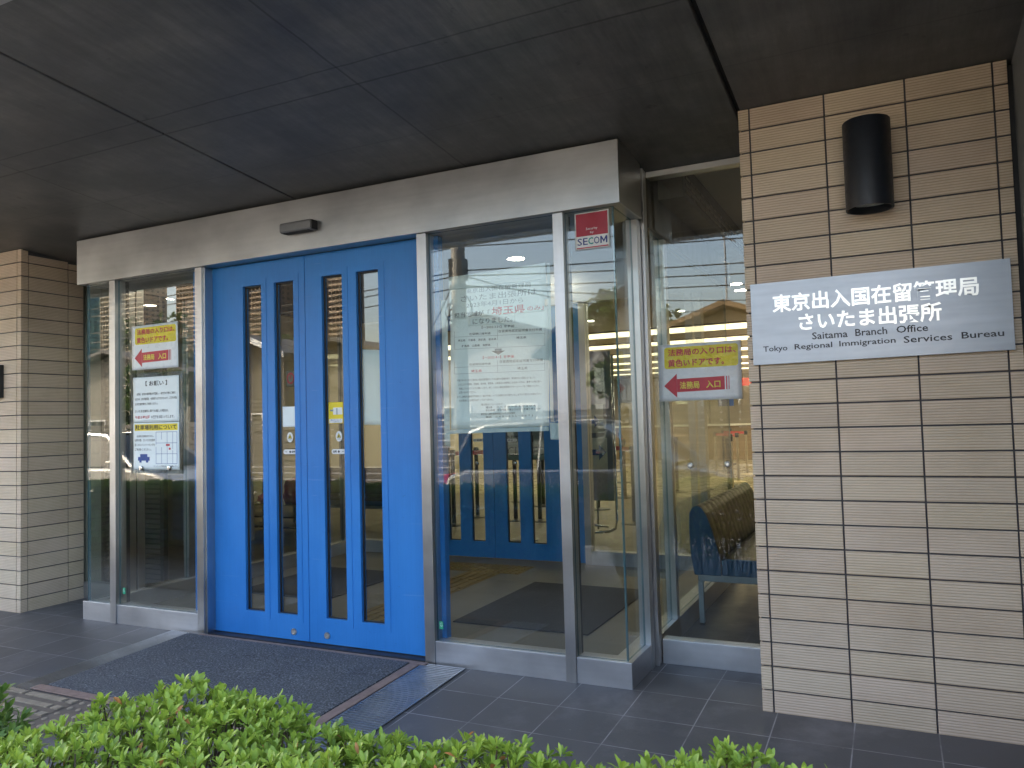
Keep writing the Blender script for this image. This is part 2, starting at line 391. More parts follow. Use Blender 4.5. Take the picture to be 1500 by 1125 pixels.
class Sheet:
    """thin sheet whose four corners (x,z) TL TR BR BL lie in a plane y; prints are laid in its uv space"""
    def __init__(s, name, label, cat, quad, y, mat, group=None, parent=None, thick=.0012, wav=.0012, nx=14, nz=14, seed=0):
        s.q = quad; s.y = y; s.wav = wav; s.seed = seed; s.root = None
        mb = MB(); V = []; F = []
        for j in range(nz + 1):
            for i in range(nx + 1):
                x, z = s.xz(i / nx, j / nz); V.append((x, y + s.wave(i / nx, j / nz), z))
        m = len(V); V += [(a, b + thick, c) for a, b, c in V]
        W = nx + 1
        for j in range(nz):
            for i in range(nx):
                a = j * W + i; F.append((a, a + 1, a + W + 1, a + W)); F.append((a + m, a + W + m, a + W + 1 + m, a + 1 + m))
        bd = [i for i in range(W)] + [j * W + nx for j in range(1, nz + 1)] + [nz * W + i for i in range(nx - 1, -1, -1)] + [j * W for j in range(nz - 1, 0, -1)]
        for k in range(len(bd)): a, b = bd[k], bd[(k + 1) % len(bd)]; F.append((a, b, b + m, a + m))
        mb.add(V, F); s.root = mb.build(name, mat, parent, smooth=True)
        tag(s.root, label, None if parent else cat, group)
    def xz(s, u, v):   # v from the bottom
        tl, tr, br, bl = s.q
        return ((bl[0] * (1 - u) + br[0] * u) * (1 - v) + (tl[0] * (1 - u) + tr[0] * u) * v,
                (bl[1] * (1 - u) + br[1] * u) * (1 - v) + (tl[1] * (1 - u) + tr[1] * u) * v)
    def wave(s, u, v): return s.wav * mn.noise(Vector((u * 4 + s.seed, v * 5, s.seed)))
    def P(s, u, v, off): x, z = s.xz(u, v); return (x, s.y + s.wave(u, v) - off, z)
    def texts(s, items, mat, name='lettering', off=.0009, bold=.0):
        mb = MB()
        for it in items:
            body, u0, u1, v0, v1 = it[:5]; b = it[5] if len(it) > 5 else bold
            vs, fs = text2d(body, b)
            mb.add([s.P(u0 + (u1 - u0) * a, v0 + (v1 - v0) * c, off) for a, c in vs], fs)
        return mb.build(name, mat, s.root, fixn=False)
    def rects(s, rs, mat, name, off=.0006):
        mb = MB()
        for (u0, u1, v0, v1) in rs:
            n = max(1, int((u1 - u0) * 14)); V = []; F = []
            for i in range(n + 1):
                u = u0 + (u1 - u0) * i / n; V += [s.P(u, v0, off), s.P(u, v1, off)]
            for i in range(n): F.append((2 * i, 2 * i + 2, 2 * i + 3, 2 * i + 1))
            mb.add(V, F)
        return mb.build(name, mat, s.root, fixn=False)
    def rounded(s, u0, u1, v0, v1, ru, rv, mat, name, off=.0006):
        us = [u0 + ru * (1 - math.cos(k * math.pi / 10)) for k in range(6)]
        us += [u0 + ru + (u1 - u0 - 2 * ru) * k / 12 for k in range(1, 12)] + [u1 - ru * (1 - math.cos(k * math.pi / 10)) for k in range(5, -1, -1)]
        V = []; F = []
        for u in us:
            e = max(0, 1 - (u - u0) / ru, 1 - (u1 - u) / ru); d = rv * (1 - math.sqrt(max(0, 1 - e * e)))
            V += [s.P(u, v0 + d, off), s.P(u, (v0 + v1) / 2, off), s.P(u, v1 - d, off)]
        for i in range(len(us) - 1): F += [(3 * i, 3 * i + 3, 3 * i + 4, 3 * i + 1), (3 * i + 1, 3 * i + 4, 3 * i + 5, 3 * i + 2)]
        mb = MB(); mb.add(V, F); return mb.build(name, mat, s.root, fixn=False)
    def poly(s, pts, mat, name, off=.0006):
        mb = MB(); mb.add([s.P(u, v, off) for u, v in pts], [tuple(range(len(pts)))]); return mb.build(name, mat, s.root, fixn=False)

SL = -.10       # the canopy ceiling rises outward
def soff(y): return 2.583 + SL * (y + .043)
FS = .04        # the forecourt falls away from the doors
def flo(y): return min(0, FS * y)

# ------------------------------------------------------------------ ground
mb = MB(); mb.add([(-12, 2.0, 0.0), (12, 2.0, 0.0), (12, 0, 0), (-12, 0, 0), (-12, -3.35, flo(-3.35)), (12, -3.35, flo(-3.35))],
                  [(3, 2, 1, 0), (4, 5, 2, 3)])
# forecourt sheet only outside; interior floors lie above it
mb = MB(); mb.add([(-12, .46, -.003), (12, .46, -.003), (12, 0, -.003), (-12, 0, -.003), (-12, -3.35, flo(-3.35)), (12, -3.35, flo(-3.35))], [(3, 2, 1, 0), (4, 5, 2, 3)])
tag(mb.build('entrance_paving', PAVE), kind='structure')
ASPH = mat_basic('asphalt', (.055, .055, .058), .85, 0, .2, 3, bumpk=.5, bscale=200)
mb = MB(); mb.add([(-600, -600, -.27), (600, -600, -.27), (600, 600, -.27), (-600, 600, -.27)], [(0, 1, 2, 3)])
tag(mb.build('ground', ASPH), kind='structure')
PAVEC = mat_basic('concrete_pavement', (.28, .27, .26), .85, 0, .12, 3, bumpk=.3, bscale=90)
mb = MB(); mb.box(-60, 60, -4.6, -3.36, -.268, -.14); tag(mb.build('pavement', PAVEC, bevel=.01), kind='structure')
mb = MB(); mb.box(-60, 60, -60, -8.8, -.268, -.16); tag(mb.build('far_pavement', PAVEC), kind='structure')
PLINEM = mat_basic('road_paint', (.7, .7, .68), .7)
mb = MB()
for yy in (-4.75, -8.55): mb.add([(-60, yy - .07, -.262), (60, yy - .07, -.262), (60, yy + .07, -.262), (-60, yy + .07, -.262)], [(0, 1, 2, 3)])
tag(mb.build('road_marking', PLINEM), kind='structure')
# interior floors
mb = MB(); mb.box(-3.83, -.001, .02, 2.84, -.02, .001); tag(mb.build('vestibule_floor', STONE), kind='structure')
mb = MB(); mb.box(0.001, 3.2, .46, 3.3, -.02, .001); mb.box(-8.2, -3.832, .46, 3.3, -.02, .001); tag(mb.build('side_room_floor', ROOMT), kind='structure')
HSTONE = mat_floor('hall_stone_floor', (.14, .125, .10), (.19, .17, .14), .45, .45, .1, .2, .002, 0, .45, (.12, .11, .1))
mb = MB(); mb.box(-8.2, 3.2, 3.302, 8.6, -.02, .001); mb.box(-3.83, -.001, 2.842, 3.30, -.02, .001); tag(mb.build('hall_floor', HSTONE), kind='structure')
mb = MB(); mb.box(-8.2, 3.2, 8.602, 24, -.02, .001); tag(mb.build('far_hall_floor', WARMF), kind='structure')

# ------------------------------------------------------------------ building shell
bld = tag(empty('office_building'), 'grey concrete office building whose dark canopy covers the entrance', 'building')
YO = -2.08
def slab(mb, x0, x1, y0, y1, t=.35):
    z0, z1 = soff(y0), soff(y1)
    mb.add([(x0, y0, z0), (x1, y0, z0), (x1, y1, z1), (x0, y1, z1), (x0, y0, z0 + t), (x1, y0, z0 + t), (x1, y1, z1 + t), (x0, y1, z1 + t)],
           [(0, 3, 2, 1), (4, 5, 6, 7), (0, 1, 5, 4), (1, 2, 6, 5), (2, 3, 7, 6), (3, 0, 4, 7)])
mb = MB()
for a, b in ((-12, -1.960), (-1.946, .566), (.590, 12)): slab(mb, a, b, YO + .18, .447)
mb.build('canopy_ceiling', SOFFIT, bld, bevel=.004)
for a, b in ((-1.9595, -1.9465), (.5665, .5895)):   # joint backing, a little above the panel faces
    mb = MB()
    z0, z1 = soff(YO + .18) + .03, soff(.447) + .03
    mb.add([(a, YO + .18, z0), (b, YO + .18, z0), (b, .44, z1), (a, .44, z1)], [(0, 1, 2, 3)])
    mb.build('ceiling_joint', RUBBER, bld)
mb = MB(); z = soff(YO + .18)
mb.box(-12, 12, YO, YO + .18, z - .012, z + .6); mb.build('canopy_beam', CONC, bld, bevel=.012)
mb = MB(); mb.box(-12, 12, YO + .181, YO + .205, z - .010, z + .02); mb.build('drip_trim', STEEL_H, bld)
# steel grating gutter beyond the beam
mb = MB(); zz = z + .02
for i in range(0, 480): mb.box(-12 + i * .05, -12 + i * .05 + .008, YO - .30, YO - .01, zz, zz + .03)
for j in range(7): mb.box(-12, 12, YO - .30 + j * .045, YO - .294 + j * .045, zz + .004, zz + .026)
mb.build('gutter_grating', SILVER, bld)
# unseen upper mass, height chosen to shade forecourt and cars; outer walls
mb = MB(); mb.box(-12, 12, -.6, 24.3, 3.3, 11.0); mb.build('unseen_upper_mass', CONC, bld)
mb = MB(); mb.box(1.606, 1.9, YO + .2, 2.4, -.1, 3.2); mb.box(1.9, 12, .3, .5, -.1, 3.1); mb.build('side_wall', CONC, bld, bevel=.008)
mb = MB(); mb.box(-12, -5.6, .3, .5, -.1, 3.1); mb.build('left_wall', CONC, bld)
# window between the vestibule and the pillar (and its twin on the left)
def side_window(x0, x1):
    wn = MB().box(x0, x1, .447, .52, 2.505, 2.70).build('window', STEEL_H, bld)
    MB().box(x0, x1, .438, .52, -.01, .117).build('plinth', STEEL_P, wn, bevel=.002)
    MB().box(x0, x1, .440, .4465, 2.503, 2.53).build('frame', STEEL_H, wn)
    MB().box(x0, x1, .462, .470, .118, 2.504).build('pane', GLASS, wn, fixn=True)
    return wn
side_window(.026, .62); side_window(-4.46, -3.86)
# interior shell
mb = MB()
mb.box(3.2, 3.35, .5, 24, -.1, 3.3); mb.box(-8.35, -8.2, .5, 24, -.1, 3.3); mb.box(-8.2, 3.2, 23.9, 24.1, -.1, 3.3)
mb.box(.62, 3.2, .47, .60, -.01, 3.2); mb.box(-8.2, -4.46, .47, .60, -.01, 3.2)
mb.build('interior_wall', INWALL, bld)
mb = MB(); mb.box(-8.2, 3.2, .53, 23.9, 2.655, 2.78); mb.build('interior_ceiling', CEIL, bld)

# ------------------------------------------------------------------ tiled pillars
def tones(): 
    t = .91 + rnd.random() * .11; return (t, t * (.985 + rnd.random() * .03), t * (.96 + rnd.random() * .05))
def tiles_front(mb, xs, y, ztop, gap=.007):
    rows = [2.486 - .1 * k for k in range(26)]
    zs = [ztop] + rows
    for a, b in zip(xs, xs[1:]):
        for k in range(len(zs) - 1):
            z1 = zs[k] - (gap / 2 if k else .004); z0 = zs[k + 1] + gap / 2
            j = (rnd.random() - .5) * .0008
            mb.box(a + gap / 2 if a != xs[0] else a, b - gap / 2 if b != xs[-1] else b, y + j, y + .012, max(z0, -.02), z1, tones())
def tiles_side(mb, x, ys, s, ztop, gap=.007):
    rows = [2.486 - .1 * k for k in range(26)]; zs = [ztop] + rows
    for a, b in zip(ys, ys[1:]):
        for k in range(len(zs) - 1):
            z1 = zs[k] - (gap / 2 if k else .004); z0 = zs[k + 1] + gap / 2
            ya = a + gap / 2 if a != ys[0] else a + .0125; yb = b - gap / 2 if b != ys[-1] else b
            mb.box(*((x - .012, x) if s > 0 else (x, x + .012)), ya, yb, max(z0, -.02), z1 - (.0 if k else .10 * (b + .043)), tones())
pr = tag(empty('tiled_pillar', (1.08, -.04, 0)), 'tan ribbed tile pillar on the right carrying the black lamp and metal name plate', 'pillar')
mb = MB(); tiles_front(mb, [.583, .629, .932, 1.235, 1.538, 1.586], -.043, 2.583); tiles_side(mb, .583, [-.043, .011, .314, .437], -1, 2.583)
o = mb.build('wall_tiles', TILE, pr, bevel=.0012); o.matrix_parent_inverse = Matrix.Translation((-1.08, .04, 0))
mb = MB(); mb.prism([(-.0355, -.03), (.437, -.03), (.437, soff(.437) - .003), (-.0355, soff(-.0355) - .003)], 'x', .5915, 1.5855)
o = mb.build('grout_core', GROUT, pr); o.matrix_parent_inverse = Matrix.Translation((-1.08, .04, 0))
mb = MB(); mb.box(1.586, 1.6055, -.030, .2, -.05, 2.56); o = mb.build('sealant_strip', RUBBER, pr); o.matrix_parent_inverse = Matrix.Translation((-1.08, .04, 0))
pl = tag(empty('tiled_pillar', (-4.9, -.04, 0)), 'tan ribbed tile pillar left of the glass porch', 'pillar')
T2 = Matrix.Translation((4.9, .04, 0))
mb = MB(); tiles_front(mb, [-5.6, -5.394, -5.091, -4.788, -4.485, -4.437], -.043, 2.583); tiles_side(mb, -4.437, [-.043, .011, .314, .437], 1, 2.583)
o = mb.build('wall_tiles', TILE, pl, bevel=.0012); o.matrix_parent_inverse = T2
mb = MB(); mb.prism([(-.0355, -.03), (.437, -.03), (.437, soff(.437) - .003), (-.0355, soff(-.0355) - .003)], 'x', -5.6, -4.4455)
o = mb.build('grout_core', GROUT, pl); o.matrix_parent_inverse = T2
mb = MB(); mb.box(-5.1, -4.632, -.075, -.044, 1.516, 1.755)
o = tag(mb.build('wall_plaque', DARKMETAL, bevel=.003), 'dark metal plaque on the left tiled pillar, cut off by the picture edge', 'plaque')

# ------------------------------------------------------------------ glass vestibule
ves = tag(empty('glass_vestibule', (0, 0, 0)), 'steel and glass entrance porch with blue sliding doors', 'porch')
XL, XR = -3.832, 0.0
def part(mb, name, mat, parent=ves, bevel=0.): return mb.build(name, mat, parent, bevel=bevel)
# header
part(MB().box(XL - .025, XR + .024, -.024, .340, 2.262, 2.566), 'header', STEEL_H, bevel=.002)
part(MB().box(XL - .02, XR + .018, -.018, .33, 2.5665, soff(.33) - .002), 'header_gap_shade', RUBBER)  # black strip standing in for the shadowed gap above the header
# plinth pieces
for a, b in ((XL, -3.5545), (-3.4965, -2.7595), (-1.0575, -.3275), (-.2725, XR)):
    part(MB().box(a, b, 0, .10, -.02, .117), 'plinth', STEEL_P, bevel=.0015)
for x in (XR, XL):
    s = -1 if x == XR else 1
    part(MB().box(min(x, x + s * .10), max(x, x + s * .10), .101, 2.80, -.02, .117), 'side_plinth', STEEL_P, bevel=.0015)
# posts on the front
for a, b in ((-3.554, -3.497), (-2.759, -2.702), (-1.115, -1.058), (-.327, -.273)):
    p = part(MB().box(a, b, -.006, .075, -.01, 2.261), 'post', STEEL_V, bevel=.0015)
    MB().box(a + .004, b - .004, .0755, .105, .0, 2.261).build('inner_mullion', DARKMETAL, p)
# door jamb returns
for a, b in ((-2.7015, -2.690), (-1.127, -1.1155)):
    part(MB().box(a, b, .010, .078, -.005, 2.261), 'door_jamb', STEEL_V)
# glass on the front; the corner is a butt joint
def pane(x0, x1, y0, y1, z0, z1, parent=ves):
    o = MB().box(x0, x1, y0, y1, z0, z1).build('glass_pane', [GLASS, GEDGE], parent)
    th = min(x1 - x0, y1 - y0); ax = 0 if (y1 - y0) < (x1 - x0) else 1
    for p in o.data.polygons:
        n = p.normal
        if (ax == 0 and abs(n.y) < .5) or (ax == 1 and abs(n.x) < .5): p.material_index = 1
    return o
for a, b in ((XL + .022, -3.555), (-3.496, -2.7605), (-1.0565, -.328), (-.272, XR - .022)):
    pane(a, b, .020, .030, .1175, 2.2615)
# side walls: glass, two-part end post at y .30-.45, further posts
for x, s in ((XR, 1), (XL, -1)):
    gx0, gx1 = (x - .034, x - .024) if s > 0 else (x + .024, x + .034)
    pane(gx0, gx1, .0325, .312, .1175, 2.2615)
    mb = MB(); xa, xb = sorted((x - s * .055, x + s * .004)); mb.box(xa, xb, .313, .372, -.01, 2.2615); part(mb, 'post', STEEL_V, bevel=.0015)
    mb = MB(); xa, xb = sorted((x - s * .050, x - s * .006)); mb.box(xa, xb, .3725, .386, 0, 2.56); part(mb, 'post_gasket', RUBBER)
    mb = MB(); xa, xb = sorted((x - s * .055, x + s * .022)); mb.box(xa, xb, .3865, .446, -.01, 2.56); part(mb, 'post', STEEL_V, bevel=.0015)
    ys = [.447, .98, 1.045, 1.82, 1.885, 2.745, 2.81]
    mb = MB()
    for a, b in ((.84, .90),) if s > 0 else ((.84, .90), (1.82, 1.875), (2.745, 2.80)):
        xa, xb = sorted((x - s * .055, x + s * .004)); part(MB().box(xa, xb, a, b, .1172, 2.2615), 'side_post', STEEL_V, bevel=.0015)
    for a, b in ((.4475, .8395), (.9005, 2.80)) if s > 0 else ((.4475, .8395), (.9005, 1.8195), (1.8755, 2.7445)): pane(gx0, gx1, a, b, .1175, 2.2615)
    xa, xb = sorted((x - s * .06, x + s * .006)); part(MB().box(xa, xb, .4475, 2.80, 2.262, 2.654), 'side_fascia', INDARK)
# ceiling in the vestibule & inner front
part(MB().box(XL + .061, XR - .061, .345, 2.80, 2.60, 2.654), 'porch_ceiling', CEIL)
YI = 2.84
part(MB().box(XL, XR, YI - .02, YI + .10, 2.262, 2.654), 'inner_header', STEEL_H)
for a, b in ((-3.77, -3.10), (-1.235, -.365)):
    part(MB().box(a, b, YI, YI + .09, .0, .117), 'inner_plinth', STEEL_P)
    pane(a, b, YI + .03, YI + .04, .1175, 2.2615)
for x in (-3.10, -1.29, -.36, -.285, -3.83):
    part(MB().box(x, x + .055, YI - .006, YI + .098, .0, 2.2615), 'inner_post', STEEL_V)

# door leaves
def door_leaf(x0, x1, y, slits, name='sliding_door', z1=2.259):
    mb = MB(); holes(mb, x0, x1, .008, z1, [(a, b, .152, 2.120) for a, b in slits], y, y + .045)
    d = mb.build(name, BLUE, ves, bevel=.0015)
    for a, b in slits:
        bd = MB(); e = .040
        holes(bd, a - e, b + e, .152 - e, 2.120 + e, [(a - .0005, b + .0005, .1515, 2.1205)], y - .0022, y - .0002); bd.build('bead', BLUE, d)
        # dark inner reveal and the pane
        rv = MB(); holes(rv, a + .0003, b - .0003, .1523, 2.1197, [(a + .008, b - .008, .160, 2.112)], y + .016, y + .026); rv.build('gasket', DARKMETAL, d)
        g = MB().box(a + .001, b - .001, y + .0265, y + .0325, .153, 2.119).build('glass_pane', GLASS, d)
    return d
XC = -1.950
dL = door_leaf(-2.86, XC - .002, .072, [(-2.435, -2.287), (-2.184, -2.036)]); dL['label'] = 'left leaf of the outer blue sliding doors'
dR = door_leaf(XC + .002, -1.03, .072, [(-1.824, -1.677), (-1.576, -1.424)]); dR['label'] = 'right leaf of the outer blue sliding doors'
for d, x in ((dL, -2.066), (dR, -1.822)):
    mb = MB(); n = 20
    V = []; F = []
    for r, yy in ((.0, .0655), (.006, .0655), (.007, .0675), (.010, .0675), (.011, .0655), (.018, .0655), (.020, .0695)):
        V += [(x + r * math.cos(2 * math.pi * k / n), yy, .056 + r * math.sin(2 * math.pi * k / n)) for k in range(n)]
    for i in range(6):
        for k in range(n): F.append((i * n + k, i * n + (k + 1) % n, (i + 1) * n + (k + 1) % n, (i + 1) * n + k))
    mb.add(V, F); mb.build('floor_bolt', MIRROR, d, smooth=False)
dl2 = door_leaf(-3.04, -2.172, YI + .02, [(-2.653, -2.528), (-2.406, -2.271)])
dr2 = door_leaf(-2.168, -1.292, YI + .02, [(-2.041, -1.912), (-1.791, -1.659)])
dl2['label'] = 'left leaf of the inner blue sliding doors'; dr2['label'] = 'right leaf of the inner blue sliding doors'
part(MB().box(-2.72, -1.10, .012, .071, -.004, .0045), 'threshold', DARKMETAL)

# presence sensor
sn = MB(); sn.prism([(-.0245, 2.423), (-.075, 2.423), (-.082, 2.412), (-.082, 2.372), (-.070, 2.364), (-.0245, 2.364)], 'x', -1.997, -1.772)
se = tag(sn.build('door_sensor', GREYP, bevel=.004), 'slim grey motion sensor on the steel header above the blue doors', 'sensor')
MB().box(-1.98, -1.79, -.074, -.030, 2.3615, 2.3638).build('lens_strip', RUBBER, se)
MB().box(-1.772, -1.766, -.07, -.0245, 2.368, 2.419).build('end_cap', RUBBER, se)

# ------------------------------------------------------------------ floor mats, gratings, tactile strips
def sheet_on_floor(name, x0, x1, y0, y1, t, mat, lift=.004, nx=1, bevel=.003, wave=0.):
    mb = MB(); z0, z1 = flo(y0) + lift, flo(y1) + lift
    mb.add([(x0, y0, z0 - .003), (x1, y0, z0 - .003), (x1, y1, z1 - .003), (x0, y1, z1 - .003), (x0, y0, z0 + t), (x1, y0, z0 + t), (x1, y1, z1 + t), (x0, y1, z1 + t)],
           [(0, 3, 2, 1), (4, 5, 6, 7), (0, 1, 5, 4), (1, 2, 6, 5), (2, 3, 7, 6), (3, 0, 4, 7)])
    return mb.build(name, mat, bevel=bevel)
o = sheet_on_floor('door_mat', -2.795, -1.185, -.925, -.052, .010, MATO); tag(o, 'blue grey coil mat outside the blue doors', 'mat')
mb = MB()
for (x0, x1, y0, y1) in ((-2.72, -1.09, -.050, -.016), (-1.183, -1.125, -.985, -.0505), (-2.85, -1.185, -.985, -.928)):
    z0, z1 = flo(y0), flo(y1); V = [(x0, y0, z0 + .002), (x1, y0, z0 + .002), (x1, y1, z1 + .002), (x0, y1, z1 + .002)]
    mb.add(V + [(a, b, c + .007) for a, b, c in V], [(0, 3, 2, 1), (4, 5, 6, 7), (0, 1, 5, 4), (1, 2, 6, 5), (2, 3, 7, 6), (3, 0, 4, 7)])
mb.build('edge_tape', TAPE, o, bevel=.002)
GRATM = mat_basic('grating_steel', (.50, .52, .55), .42, 1, .15, 9)
for (x0, x1, along, lab) in ((-2.965, -2.815, 'y', 'ribbed steel drain grating left of the outdoor mat'), (-1.118, -.872, 'x', 'ribbed steel drain grating right of the outdoor mat')):
    y0, y1 = -1.0, -.018; mb = MB()
    def bar(a0, a1, b0, b1, h0, h1):
        z0, z1 = flo(b0), flo(b1); V = [(a0, b0, z0 + h0), (a1, b0, z0 + h0), (a1, b1, z1 + h0), (a0, b1, z1 + h0)]
        V += [(a0, b0, z0 + h1), (a1, b0, z0 + h1), (a1, b1, z1 + h1), (a0, b1, z1 + h1)]
        mb.add(V, [(0, 3, 2, 1), (4, 5, 6, 7), (0, 1, 5, 4), (1, 2, 6, 5), (2, 3, 7, 6), (3, 0, 4, 7)])
    bar(x0, x0 + .006, y0, y1, .0005, .006); bar(x1 - .006, x1, y0, y1, .0005, .006)
    if along == 'y':
        k = x0 + .012
        while k < x1 - .012: bar(k, k + .011, y0, y1, .001, .0058); k += .0215
    else:
        k = y0
        while k < y1 - .006: bar(x0 + .0065, x1 - .0065, k, k + .010, .001, .0058); k += .021
    g = mb.build('drain_grating', GRATM); tag(g, lab, 'grating')
    mb = MB(); mb.add([(x0, y0, flo(y0) + .0008), (x1, y0, flo(y0) + .0008), (x1, y1, flo(y1) + .0008), (x0, y1, flo(y1) + .0008)], [(0, 1, 2, 3)]); mb.build('channel', RUBBER, g)
TACT = mat_basic('tactile_grey', (.36, .30, .23), .75, 0, .18, 12, bumpk=.3)
TBASE = mat_basic('tactile_base', (.17, .14, .115), .8, 0, .2, 12)
TACY = mat_basic('tactile_yellow', (.22, .15, .045), .6, 0, .2, 12, bumpk=.3)
def tactile(name, x0, x1, y0, y1, mat, label, axis, dots=False, step=None):
    mb = MB(); z0, z1 = flo(y0), flo(y1)
    V = [(x0, y0, z0 + .0015), (x1, y0, z0 + .0015), (x1, y1, z1 + .0015), (x0, y1, z1 + .0015)]
    mb.add(V + [(a, b, c + .003) for a, b, c in V], [(0, 3, 2, 1), (4, 5, 6, 7), (0, 1, 5, 4), (1, 2, 6, 5), (2, 3, 7, 6), (3, 0, 4, 7)])
    root_ = tag(mb.build(name, TBASE if mat is TACT else mat, bevel=.002), label, 'tactile paving'); mb = MB()
    if dots:
        nx = int((x1 - x0) / .055); ny = int((y1 - y0) / .055)
        for i in range(nx):
            for j in range(ny):
                cx = x0 + (i + .5) * (x1 - x0) / nx; cy = y0 + (j + .5) * (y1 - y0) / ny; z = flo(cy) + .004
                mb.lathe(cx, cy, [(.015, z), (.014, z + .003), (.008, z + .0055)], 10)
    else:
        if axis == 'x':
            k = y0 + .03
            while k < y1 - .03:
                x = x0
                while x < x1 - .05:
                    e = min(x + .285, x1 - .01); mb.box(x + .012, e, k, k + .036, flo(k) + .003, flo(k) + .0105); x += .30
                k += .074
        else:
            k = x0 + .03
            while k < x1 - .03:
                y = y0
                while y < y1 - .05:
                    e = min(y + .285, y1 - .01); mb.box(k, k + .028, y + .012, e, .004, .0095); y += .30
                k += .074
    mb.build('raised_relief', mat, root_, bevel=.0015); return root_
tactile('tactile_strip', -4.6, -2.43, -1.30, -.995, TACT, 'grey guide bars set in the tiles left of the outdoor mat', 'x')
tactile('tactile_strip', -2.425, -2.12, -1.30, -.995, TACT, 'dotted grey warning block between the guide bars and the mat', 'x', True)
tactile('tactile_strip', -2.12, -1.82, .42, 2.25, TACY, 'yellow brown guide bars running between the two pairs of doors', 'y')
tactile('tactile_strip', -2.60, -1.66, 2.26, 2.60, TACY, 'dotted yellow warning strip in front of the inner doors', 'x', True)
def inner_mat(x0, x1, y0, y1, label):
    mb = MB(); mb.box(x0, x1, y0, y1, .002, .010)
    o = mb.build('door_mat', MATI, bevel=.004); tag(o, label, 'mat'); return o
inner_mat(-1.40, -.50, .76, 2.01, 'black rubber mat seen through the right porch glass')
inner_mat(-3.45, -2.57, .98, 2.02, 'black rubber mat seen through the door slits')

# ------------------------------------------------------------------ wall lamp
lp = tag(empty('wall_lamp', (1.089, -.13, 2.05)), 'black cylinder lamp high on the right tiled pillar', 'lamp')
cxl, cyl, rl = 0, 0, .088
mb = MB(); n = 48; V = []; F = []
prof = [(rl, .012), (rl, .0), (rl - .006, 0), (rl - .006, .045), (rl, .350), (rl - .002, .352)]
mb.lathe(0, 0, [(rl - .006, .05), (rl - .006, .0), (rl, .0), (rl, .350), (rl - .002, .353), (0.001, .353)], 48)
o = mb.build('lamp_shade', BLACKP, lp, smooth=True)
md = o.modifiers.new('split', 'EDGE_SPLIT'); md.split_angle = R_(40)
DIFF = mat_basic('frosted_lens', (.7, .74, .7), .5)
MB().lathe(0, 0, [(rl - .0065, .030), (rl - .0065, .034)], 40).build('lamp_lens', DIFF, lp)
MB().box(-.045, .045, .080, .0869, .09, .27).build('wall_bracket', BLACKP, lp)

# ------------------------------------------------------------------ name plate
s = Sheet('name_plate', 'brushed steel name plate lettered in Japanese and English on the right pillar', 'sign',
          [(.607, 1.806), (1.5585, 1.811), (1.559, 1.465), (.607, 1.459)], -.062, PLATE, thick=.016, wav=0, nx=2, nz=2)
for p in s.root.data.polygons: p.use_smooth = False
def raised(s, items, mat, bold, off=.0022):
    mb = MB()
    for body, u0, u1, v0, v1 in items:
        vs, fs = text2d(body, bold); n_ = len(vs)
        A = [s.P(u0 + (u1 - u0) * a, v0 + (v1 - v0) * c, off) for a, c in vs]; B = [s.P(u0 + (u1 - u0) * a, v0 + (v1 - v0) * c, 0) for a, c in vs]
        cnt = {}
        for f in fs:
            for i in range(len(f)):
                e = (f[i], f[(i + 1) % len(f)]); k = tuple(sorted(e)); cnt[k] = (cnt.get(k, (0, 0))[0] + 1, e)
        F = list(fs) + [(e[0], e[1], e[1] + n_, e[0] + n_) for c_, e in cnt.values() if c_ == 1]
        mb.add(A + B, F)
    return mb.build('raised_lettering', mat, s.root, fixn=False)
raised(s, [('東京出入国在留管理局', .092, .888, .625, .845), ('さいたま出張所', .200, .752, .375, .590)], MIRROR, .022)
s.texts([('Saitama', .252, .395, .265, .350), ('Branch', .425, .548, .268, .352), ('Office', .583, .700, .270, .352),
         ('Tokyo', .045, .148, .135, .222), ('Regional', .178, .332, .138, .224), ('Immigration', .360, .578, .140, .226),
         ('Services', .608, .785, .150, .228), ('Bureau', .818, .965, .155, .230)], BLKP, off=.0006, bold=.012)
for u, v in ((.03, .9), (.97, .9), (.03, .1), (.97, .1)):
    x, z_ = s.xz(u, v); MB().box(x - .01, x + .01, -.046, -.0435, z_ - .01, z_ + .01).build('spacer', SILVER, s.root)

# ------------------------------------------------------------------ posters and stickers
def arrow_sign(label, quad, y, seed, lines):
    s = Sheet('direction_sign', label, 'sign', quad, y, PAPERW, 'yellow and white arrow signs on the glass', wav=.0016, seed=seed)
    s.rounded(.075, .965, .57, .95, .035, .05, YELP, 'yellow_field', .0007)
    s.texts([(lines[0], .12, .94, .79, .915), (lines[1], .12, .80, .60, .735)], REDP, off=.0024, bold=.025)
    mb = MB()
    def seg(u0, u1, v0a, v1a, v0b, v1b, n=6):
        V = []; F = []
        for i in range(n + 1):
            t = i / n; u = u0 + (u1 - u0) * t; V += [s.P(u, v0a + (v0b - v0a) * t, .0009), s.P(u, v1a + (v1b - v1a) * t, .0009)]
        for i in range(n): F.append((2 * i, 2 * i + 2, 2 * i + 3, 2 * i + 1))
        mb.add(V, F)
    seg(.07, .225, .265, .275, .06, .48); seg(.226, .80, .155, .385, .17, .40, 10); seg(.815, .83, .17, .40, .17, .40, 1); seg(.845, .855, .17, .40, .17, .40, 1)
    mb.build('arrow', REDP, s.root, fixn=False)
    s.texts([('法務局', .26, .50, .205, .335), ('入口', .58, .75, .205, .335)], YTXT, off=.0026, bold=.02)
    return s
L1 = ['法務局の入り口は、', '黄色いドアです。']
arrow_sign('yellow and white arrow sign taped to the window beside the right pillar', [(.055, 1.619), (.473, 1.620), (.470, 1.328), (.051, 1.328)], .452, 3, L1)
arrow_sign('yellow and white arrow sign taped to the porch glass left of the blue doors', [(-3.357, 1.938), (-2.933, 1.942), (-2.929, 1.649), (-3.356, 1.649)], .012, 9, L1)
